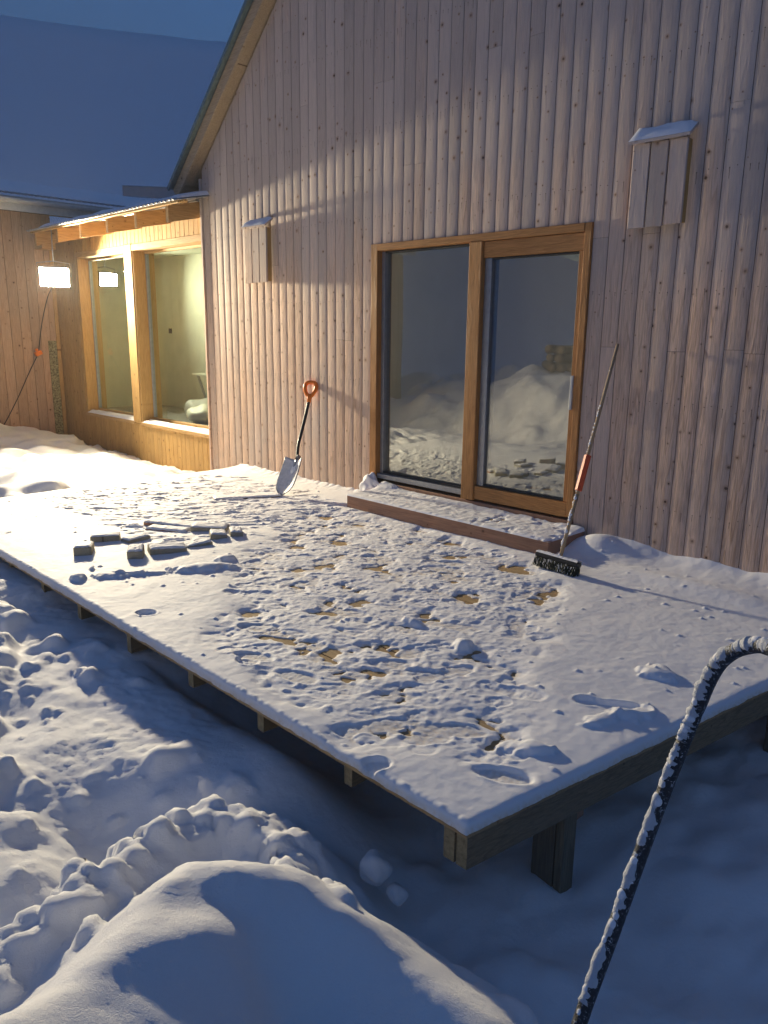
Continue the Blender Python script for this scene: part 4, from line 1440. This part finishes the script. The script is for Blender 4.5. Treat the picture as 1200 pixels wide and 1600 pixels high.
# snow caked inside the blade
vs2, fs2 = [], []
for j in range(9):
    v = 0.02 + 0.42 * j / 8
    for i in range(9):
        u = -0.5 + 1.0 * i / 8
        p = B0 + dirv * (Lb * v) + Wv * (u * 0.09) + Nv * (0.006 + 0.022 * (1 - (2 * i / 8 - 1) ** 2) * (1 - (2 * j / 8 - 1) ** 2) - 0.004)
        vs2.append(p[:])
for j in range(8):
    for i in range(8):
        a = j * 9 + i
        fs2.append((a, a + 1, a + 10, a + 9))
put('snow', vs2, fs2, 'snow_fine', sh, True)

# ================================================================== BROOM
br = empty('push_broom', (5.38, -0.75, 0.0), 'push broom with orange sleeve leaning on the wall right of the door', 'broom')
hA, hB = Vector((5.205, -0.705, 0.075)), Vector((5.55, -0.735, 0.075))
hd = (hB - hA).normalized()
side_v = Vector((-hd.y, hd.x, 0))
bmx = Matrix((( *hd, 0), (*side_v, 0), (0, 0, 1, 0), (0, 0, 0, 1))).transposed()
bmx.translation = hA
Lh = (hB - hA).length
tilt = Matrix.Rotation(math.radians(-14), 4, 'X')
bmt = bmx @ tilt
box('head', 0, Lh, -0.03, 0.03, -0.012, 0.016, 'black_plastic', br, 0.006, bmt)
bm = bmesh.new()
nrow, ncol = 5, 26
for r_ in range(nrow):
    for c_ in range(ncol):
        x = 0.008 + (Lh - 0.016) * c_ / (ncol - 1)
        y = -0.024 + 0.048 * r_ / (nrow - 1)
        for _k in range(3):
            spx, spy = random.gauss(0, 0.006), (y * 0.55) + random.gauss(0, 0.004)
            tube_bm(bm, [bmt @ Vector((x, y, -0.01)), bmt @ Vector((x + spx * .5, y + spy * .4, -0.045)), bmt @ Vector((x + spx, y + spy, -0.078 + random.uniform(-.004, .004)))], [0.0028, 0.0026, 0.0016], 4, caps=False)
tag(put_bm('bristles', bm, 'bristle', br), kind='stuff')
bm = bmesh.new()
for _k in range(100):
    p = bmt @ Vector((random.uniform(0, Lh), random.choice([-1, -1, -1, 1]) * random.uniform(0.024, 0.045), random.uniform(-0.075, -0.015)))
    bmesh.ops.create_icosphere(bm, subdivisions=1, radius=random.uniform(0.0014, 0.0028), matrix=Matrix.Translation(p) @ Matrix.Diagonal((0.8, 0.8, 4.5, 1)))
tag(put_bm('snow_specks', bm, 'snow_fine', br), kind='stuff')
n1, n2 = 60, 10
U, V = np.meshgrid(np.linspace(0, 1, n1), np.linspace(0, 1, n2))
zc = 0.016 + 0.014 * np.sqrt(np.clip(1 - (2 * V - 1) ** 2, 0, 1)) * (0.8 + 0.6 * np.abs(fbm(U * 16, V * 3, 3)))
pts = [bmt @ Vector((0.003 + (Lh - .006) * a, -0.03 + 0.06 * b2, c2)) for a, b2, c2 in zip(U.ravel(), V.ravel(), zc.ravel())]
X3 = np.array([p.x for p in pts]).reshape(U.shape)
Y3 = np.array([p.y for p in pts]).reshape(U.shape)
Z3 = np.array([p.z for p in pts]).reshape(U.shape)
o = grid_mesh('snow', X3, Y3, Z3, 'snow_fine')
o.parent = br
o.location = -Vector(br['_w'][:])
S0, S1 = Vector((5.392, -0.712, 0.10)), Vector((5.313, -0.035, 1.482))
sd_ = S1 - S0


def sp(t):
    return S0 + sd_ * t


tube('shaft', [sp(0), sp(0.28)], 0.0125, 'stick', br, 10)
tube('shaft', [sp(0.28), sp(0.7), sp(1)], [0.0115, 0.0115, 0.0105], 'stick', br, 10)
bm = bmesh.new()
tube_bm(bm, [sp(0.30), sp(0.302), sp(0.465), sp(0.467)], [0.017, 0.024, 0.024, 0.017], 6)
put_bm('sleeve', bm, 'red_orange', br)


def caked(name, pts, r, parent, mat='snow_fine', side=Vector((-0.5, -0.2, 0.7)), amp=0.45, density=1.0, seedk=0.0, cover=0.75):
    """snow stuck in clots along one side of a rod"""
    bm = bmesh.new()
    P = [Vector(p) for p in pts]
    tot = sum((b2 - a2).length for a2, b2 in zip(P[:-1], P[1:]))
    n = int(tot / (r * 1.1) * density)
    for k in range(n):
        s = (k + random.uniform(-.4, .4)) / n * tot
        for a2, b2 in zip(P[:-1], P[1:]):
            L = (b2 - a2).length
            if s <= L:
                break
            s -= L
        if random.random() > cover:
            continue
        t_ = (b2 - a2).normalized()
        sd = (side - t_ * side.dot(t_)).normalized()
        c = t_.cross(sd)
        ang = random.gauss(0, 0.38)
        off = sd * math.cos(ang) + c * math.sin(ang)
        rad = r * random.uniform(0.55, 0.95) * (0.75 + amp * random.random())
        p = a2 + t_ * s + off * (r * 0.72)
        mt = Matrix.Translation(p) @ t_.to_track_quat('Z', 'Y').to_matrix().to_4x4() @ Matrix.Diagonal((1, 1, random.uniform(0.8, 1.5), 1))
        bmesh.ops.create_icosphere(bm, subdivisions=2, radius=rad, matrix=mt)
    o = put_bm(name, bm, mat, parent, True)
    tag(o, kind='stuff')
    return o


caked('snow_crust', [sp(0.0), sp(0.29)], 0.0125, br, side=Vector((-0.7, -0.4, 0.3)), cover=0.8)
caked('snow_crust', [sp(0.47), sp(0.72)], 0.0105, br, side=Vector((-0.7, -0.4, 0.3)), cover=0.6)
caked('snow_crust', [sp(0.74), sp(0.98)], 0.007, br, side=Vector((-0.7, -0.4, 0.3)), cover=0.4)
caked('snow_crust', [sp(0.30), sp(0.38)], 0.012, br, side=Vector((-0.9, 0.1, 0.3)), cover=0.5, density=0.8)

# ================================================================== PAVING BLOCKS AND PLANKS
blocks = [  # x, y, length, width, height, angle, label
    (2.86, -2.86, 0.125, 0.19, 0.075, 60, 'short grey offcut, leftmost of the snowy offcuts on the deck'),
    (2.64, -2.60, 0.22, 0.12, 0.06, 62, 'grey offcut lying second from the left behind the leftmost offcut'),
    (2.80, -2.44, 0.20, 0.11, 0.045, 98, 'dark low offcut third from the left among the snowy offcuts'),
    (3.20, -2.64, 0.11, 0.15, 0.085, 58, 'short upright offcut standing nearest the front of the group'),
    (3.23, -2.42, 0.27, 0.13, 0.065, 70, 'longest front offcut with a dark mossy face'),
    (3.24, -2.17, 0.20, 0.10, 0.04, 80, 'low flat offcut at the right end of the front row'),
    (3.14, -1.94, 0.13, 0.15, 0.06, 62, 'offcut with a split snow cap at the right of the group'),
    (3.17, -1.80, 0.10, 0.15, 0.062, 62, 'small offcut touching the one with the split snow cap'),
    (2.90, -1.86, 0.30, 0.14, 0.055, 48, 'offcut half hidden behind the right hand offcuts'),
]
for x, y, L, W, h, a, lab in blocks:
    h *= 0.95
    L *= 0.95
    z = DT + 0.014
    e_ = empty('wood_offcut', (x, y, z), lab, 'offcut', 'snowy offcuts on the deck')
    mt = Matrix.Translation((x, y, z)) @ Matrix.Rotation(math.radians(a), 4, 'Z') @ Matrix.Rotation(random.uniform(-.10, .10), 4, 'X') @ Matrix.Rotation(random.uniform(-.09, .09), 4, 'Y')
    box('wood', -L / 2, L / 2, -W / 2, W / 2, 0, h, 'offcut', e_, 0.004, mt, seg=1)
    n = 18
    U, V = np.meshgrid(np.linspace(-1, 1, n), np.linspace(-1, 1, n))
    e = np.minimum((1 - np.abs(U)) * L / 2, (1 - np.abs(V)) * W / 2)
    zz = h - 0.002 + 0.012 * (1 - np.exp(-e / 0.007)) + 0.004 * fbm(U * 2 + x * 9, V * 2 + y * 5, 3)
    pts = [mt @ Vector((a_, b2, c2)) for a_, b2, c2 in zip((U * (L / 2 - .002)).ravel(), (V * (W / 2 - .002)).ravel(), zz.ravel())]
    o = grid_mesh('snow', *[np.array([p[i] for p in pts]).reshape(U.shape) for i in range(3)], 'snow_fine')
    o.parent = e_
    o.location = -Vector(e_['_w'][:])


def plank(name, p0, p1, w, h, label, mat='deck', lift=0.008, snow=0.015, tilt=0.0):
    p0, p1 = Vector((*p0, 0)), Vector((*p1, 0))
    d = (p1 - p0)
    L = d.length
    z = DT + lift
    e_ = empty(name, ((p0 + p1) / 2 + Vector((0, 0, z)))[:], label, 'plank', 'planks lying on the deck')
    mt = Matrix.Translation((p0.x, p0.y, z)) @ Matrix.Rotation(math.atan2(d.y, d.x), 4, 'Z') @ Matrix.Rotation(-tilt, 4, 'Y')
    box('wood', 0, L, 0, w, 0, h, mat, e_, 0.003, mt)
    U, V = np.meshgrid(np.linspace(0, 1, 50), np.linspace(0, 1, 14))
    e = np.minimum(np.minimum(U, 1 - U) * L, np.minimum(V, 1 - V) * w)
    zz = h - 0.002 + snow * (1 - np.exp(-e / 0.008)) + 0.003 * fbm(U * 6 + p0.x * 5, V * 2, 3)
    pts = [mt @ Vector((a_, b2, c2)) for a_, b2, c2 in zip((U * L).ravel(), (V * w).ravel(), zz.ravel())]
    o = grid_mesh('snow', *[np.array([p[i] for p in pts]).reshape(U.shape) for i in range(3)], 'snow_fine')
    o.parent = e_
    o.location = -Vector(e_['_w'][:])
    return e_


plank('plank', (2.42, -2.18), (2.86, -1.93), 0.14, 0.028, 'short snowy board sloping at the back of the offcut group', 'step', 0.03, tilt=-0.03)
plank('plank', (2.56, -2.24), (2.86, -2.06), 0.12, 0.02, 'flat snowy board end between the offcuts', 'step', 0.02)
plank('plank', (1.98, -1.24), (2.26, -0.66), 0.16, 0.022, 'narrow snow covered board lying beside the shovel blade', 'joist', 0.012, 0.014)

# ================================================================== FLOODLIGHT, CABLE
def floodlight(LP, aim, label, glass_mat_name, w=0.205, h=0.14, top=2.93, rim=0.15):
    fl = empty('floodlight', LP[:], label, 'floodlight', 'lit floodlights')
    aim = aim.normalized()
    rx = aim.cross(Vector((0, 0, 1))).normalized()
    uz = rx.cross(aim)
    lm = Matrix(((*rx, 0), (*aim, 0), (*uz, 0), (0, 0, 0, 1))).transposed()
    lm.translation = LP
    box('housing', -w, w, -0.065, -0.012, -h, h, 'black_plastic', fl, 0.008, lm)
    for s in range(7):
        box('cooling_fin', -w + 0.02 + s * (2 * w - 0.04) / 6 - 0.004, -w + 0.02 + s * (2 * w - 0.04) / 6 + 0.004, -0.09, -0.066, -h + 0.02, h - 0.02, 'black_plastic', fl, 0, lm)
    bm = bmesh.new()
    bm_box(bm, -w, w, -0.011, rim, h - 0.015, h, lm)
    bm_box(bm, -w, w, -0.011, rim, -h, -h + 0.015, lm)
    bm_box(bm, -w, -w + 0.015, -0.011, rim, -h + 0.016, h - 0.016, lm)
    bm_box(bm, w - 0.015, w, -0.011, rim, -h + 0.016, h - 0.016, lm)
    put_bm('front_frame', bm, 'black_plastic', fl)
    vs = [lm @ Vector(p) for p in ((-w + .016, -0.004, -h + .016), (w - .016, -0.004, -h + .016), (w - .016, -0.004, h - .016), (-w + .016, -0.004, h - .016))]
    put('lamp_glass', [v[:] for v in vs], [(0, 3, 2, 1)], glass_mat_name, fl)
    tube('bracket', [lm @ Vector((-w - .015, -0.03, 0)), lm @ Vector((-w - .015, -0.03, h + .04)), lm @ Vector((0, -0.03, h + .07)), lm @ Vector((w + .015, -0.03, h + .04)), lm @ Vector((w + .015, -0.03, 0))], 0.008, 'alu', fl, 6)
    tube('hanger', [lm @ Vector((0, -0.03, h + .07)), (LP.x, LP.y + 0.01, top)], 0.009, 'alu', fl, 6)
    return lm


LP = Vector((-3.46, -0.355, 2.265))
lm = floodlight(LP, Vector((0.92, -0.36, -0.13)), 'glaring floodlight hung under the eave in front of the link building', 'lamp_on', top=2.90)
floodlight(Vector((-3.90, 0.62, 2.30)), Vector((0.97, 0.02, -0.14)), 'second glaring lamp seen behind the left wing window', 'lamp_on_inside', 0.15, 0.11, top=2.70, rim=0.10)
cb = empty('extension_cable', (-4.35, -0.35, 1.1), 'black cable with orange connector hanging down the boarded side wall', 'cable')
c1 = spline([lm @ Vector((-0.02, -0.07, -0.1)), (-4.10, -0.20, 2.05), (-4.28, -0.25, 1.7), (-4.33, -0.30, 1.4), (-4.34, -0.335, 1.20)], 8)
tube('cord', c1, 0.007, 'black_plastic', cb, 6)
bm = bmesh.new()
bm_box(bm, -0.035, 0.035, -0.05, 0.05, -0.035, 0.03, Matrix.Translation((-4.34, -0.345, 1.165)) @ Matrix.Rotation(0.4, 4, 'X'))
bm_box(bm, -0.02, 0.02, -0.02, 0.02, 0.03, 0.07, Matrix.Translation((-4.34, -0.345, 1.165)) @ Matrix.Rotation(0.4, 4, 'X'))
bmesh.ops.bevel(bm, geom=bm.edges[:], offset=0.006, segments=1, affect='EDGES')
put_bm('connector', bm, 'orange_plastic', cb)
c2 = spline([(-4.34, -0.36, 1.13), (-4.34, -0.52, 0.85), (-4.33, -0.74, 0.45), (-4.32, -1.02, 0.02), (-4.3, -1.3, -0.2)], 8)
tube('cord', c2, 0.007, 'black_plastic', cb, 6)

# ================================================================== HOSE
hs = empty('black_hose', (7.322, -3.589, -0.2), 'stiff black hose crusted with snow arching in the near right', 'hose')
hp = spline([(7.335, -3.72, -0.30), (7.322, -3.589, -0.091), (7.326, -3.459, 0.108), (7.337, -3.352, 0.314), (7.357, -3.291, 0.486), (7.385, -3.246, 0.655), (7.412, -3.245, 0.758), (7.45, -3.262, 0.822), (7.498, -3.285, 0.863), (7.546, -3.315, 0.885), (7.645, -3.389, 0.895), (7.85, -3.5, 0.84), (8.15, -3.6, 0.55), (8.4, -3.65, 0.0), (8.5, -3.66, -0.6)], 5)
tube('tube', hp, 0.018, 'frosted', hs, 14)
bm = bmesh.new()
fine_p = spline(hp[6:62], 4)
off = []
for k, p in enumerate(fine_p):
    p = Vector(p)
    t_ = (Vector(fine_p[min(k + 1, len(fine_p) - 1)]) - Vector(fine_p[max(k - 1, 0)])).normalized()
    sdv = Vector((-0.45, -0.60, 0.60))
    sdv = (sdv - t_ * sdv.dot(t_)).normalized()
    off.append(p + sdv * (0.0055 + 0.006 * float(perlin(np.array(k * 0.17), np.array(8.8)))))
rads = [0.0155 + 0.003 * float(perlin(np.array(k * 0.31), np.array(3.3))) + random.uniform(-0.0022, 0.0022) for k in range(len(off))]
tube_bm(bm, off, rads, 12)
put_bm('snow_coat', bm, 'snow_coarse', hs, True)
caked('snow_crust', hp[5:36], 0.0125, hs, side=Vector((-0.45, -0.70, 0.55)), cover=0.55, density=2.2, amp=0.5)
caked('snow_crust', hp[34:62], 0.0125, hs, side=Vector((-0.35, -0.2, 0.9)), cover=0.6, density=2.2, amp=0.45)

# ================================================================== LOOSE SNOW CHUNKS
for k, (x, y, z, r, lab) in enumerate(((6.33, -3.325, -0.36, 0.062, 'loose egg shaped snow chunk on the shaded snow below the deck corner'),
                                       (6.42, -3.30, -0.43, 0.04, 'smaller loose snow chunk right of the egg shaped one'))):
    bm = bmesh.new()
    bmesh.ops.create_icosphere(bm, subdivisions=4, radius=1)
    for v in bm.verts:
        q = v.co
        s = 1 + 0.16 * math.sin(q.x * 3.1 + 1 + k) * math.cos(q.y * 2.5 + q.z) + 0.10 * math.sin(q.z * 4.3 + q.x * 2 + k)
        v.co = Vector((x + q.x * r * 1.0 * s, y + q.y * r * 0.9 * s, z + q.z * r * 0.95 * s))
    tag(put_bm('snow_chunk', bm, 'snow', None, True), lab, 'snow chunk', 'loose snow chunks')

# ================================================================== ACROSS THE YARD (seen in the glass)
gz = max(ground_z(-0.4, -8.4), 0.76)
for k in range(14):
    row = k // 5
    x = -0.9 + 0.2 * (k % 5) + 0.1 * (row % 2) + random.uniform(-.05, .05)
    z = gz + 0.02 + 0.09 + row * 0.17
    r = random.uniform(0.075, 0.1)
    lg = empty('firewood_log', (x, -8.4, z), ('first', 'second', 'third', 'fourth', 'fifth')[k % 5] + ' log from the left in the ' + ('bottom', 'middle', 'top')[row] + ' row of the stack across the yard', 'log', 'logs stacked across the yard')
    a = 0.9 + random.uniform(-.5, .5)
    d = Vector((math.sin(a), math.cos(a), random.uniform(-.05, .05)))
    tube('bark', [Vector((x, -8.4, z)) - d * 0.45, Vector((x, -8.4, z)) + d * 0.45], [r, r * 0.95], 'bark', lg, 9)
    for s in (-1, 1):
        tube('cut_end', [Vector((x, -8.4, z)) + d * 0.451 * s, Vector((x, -8.4, z)) + d * 0.46 * s], r * 0.93, 'logend', lg, 9)


for o in bpy.data.objects:
    if '_w' in o:
        del o['_w']
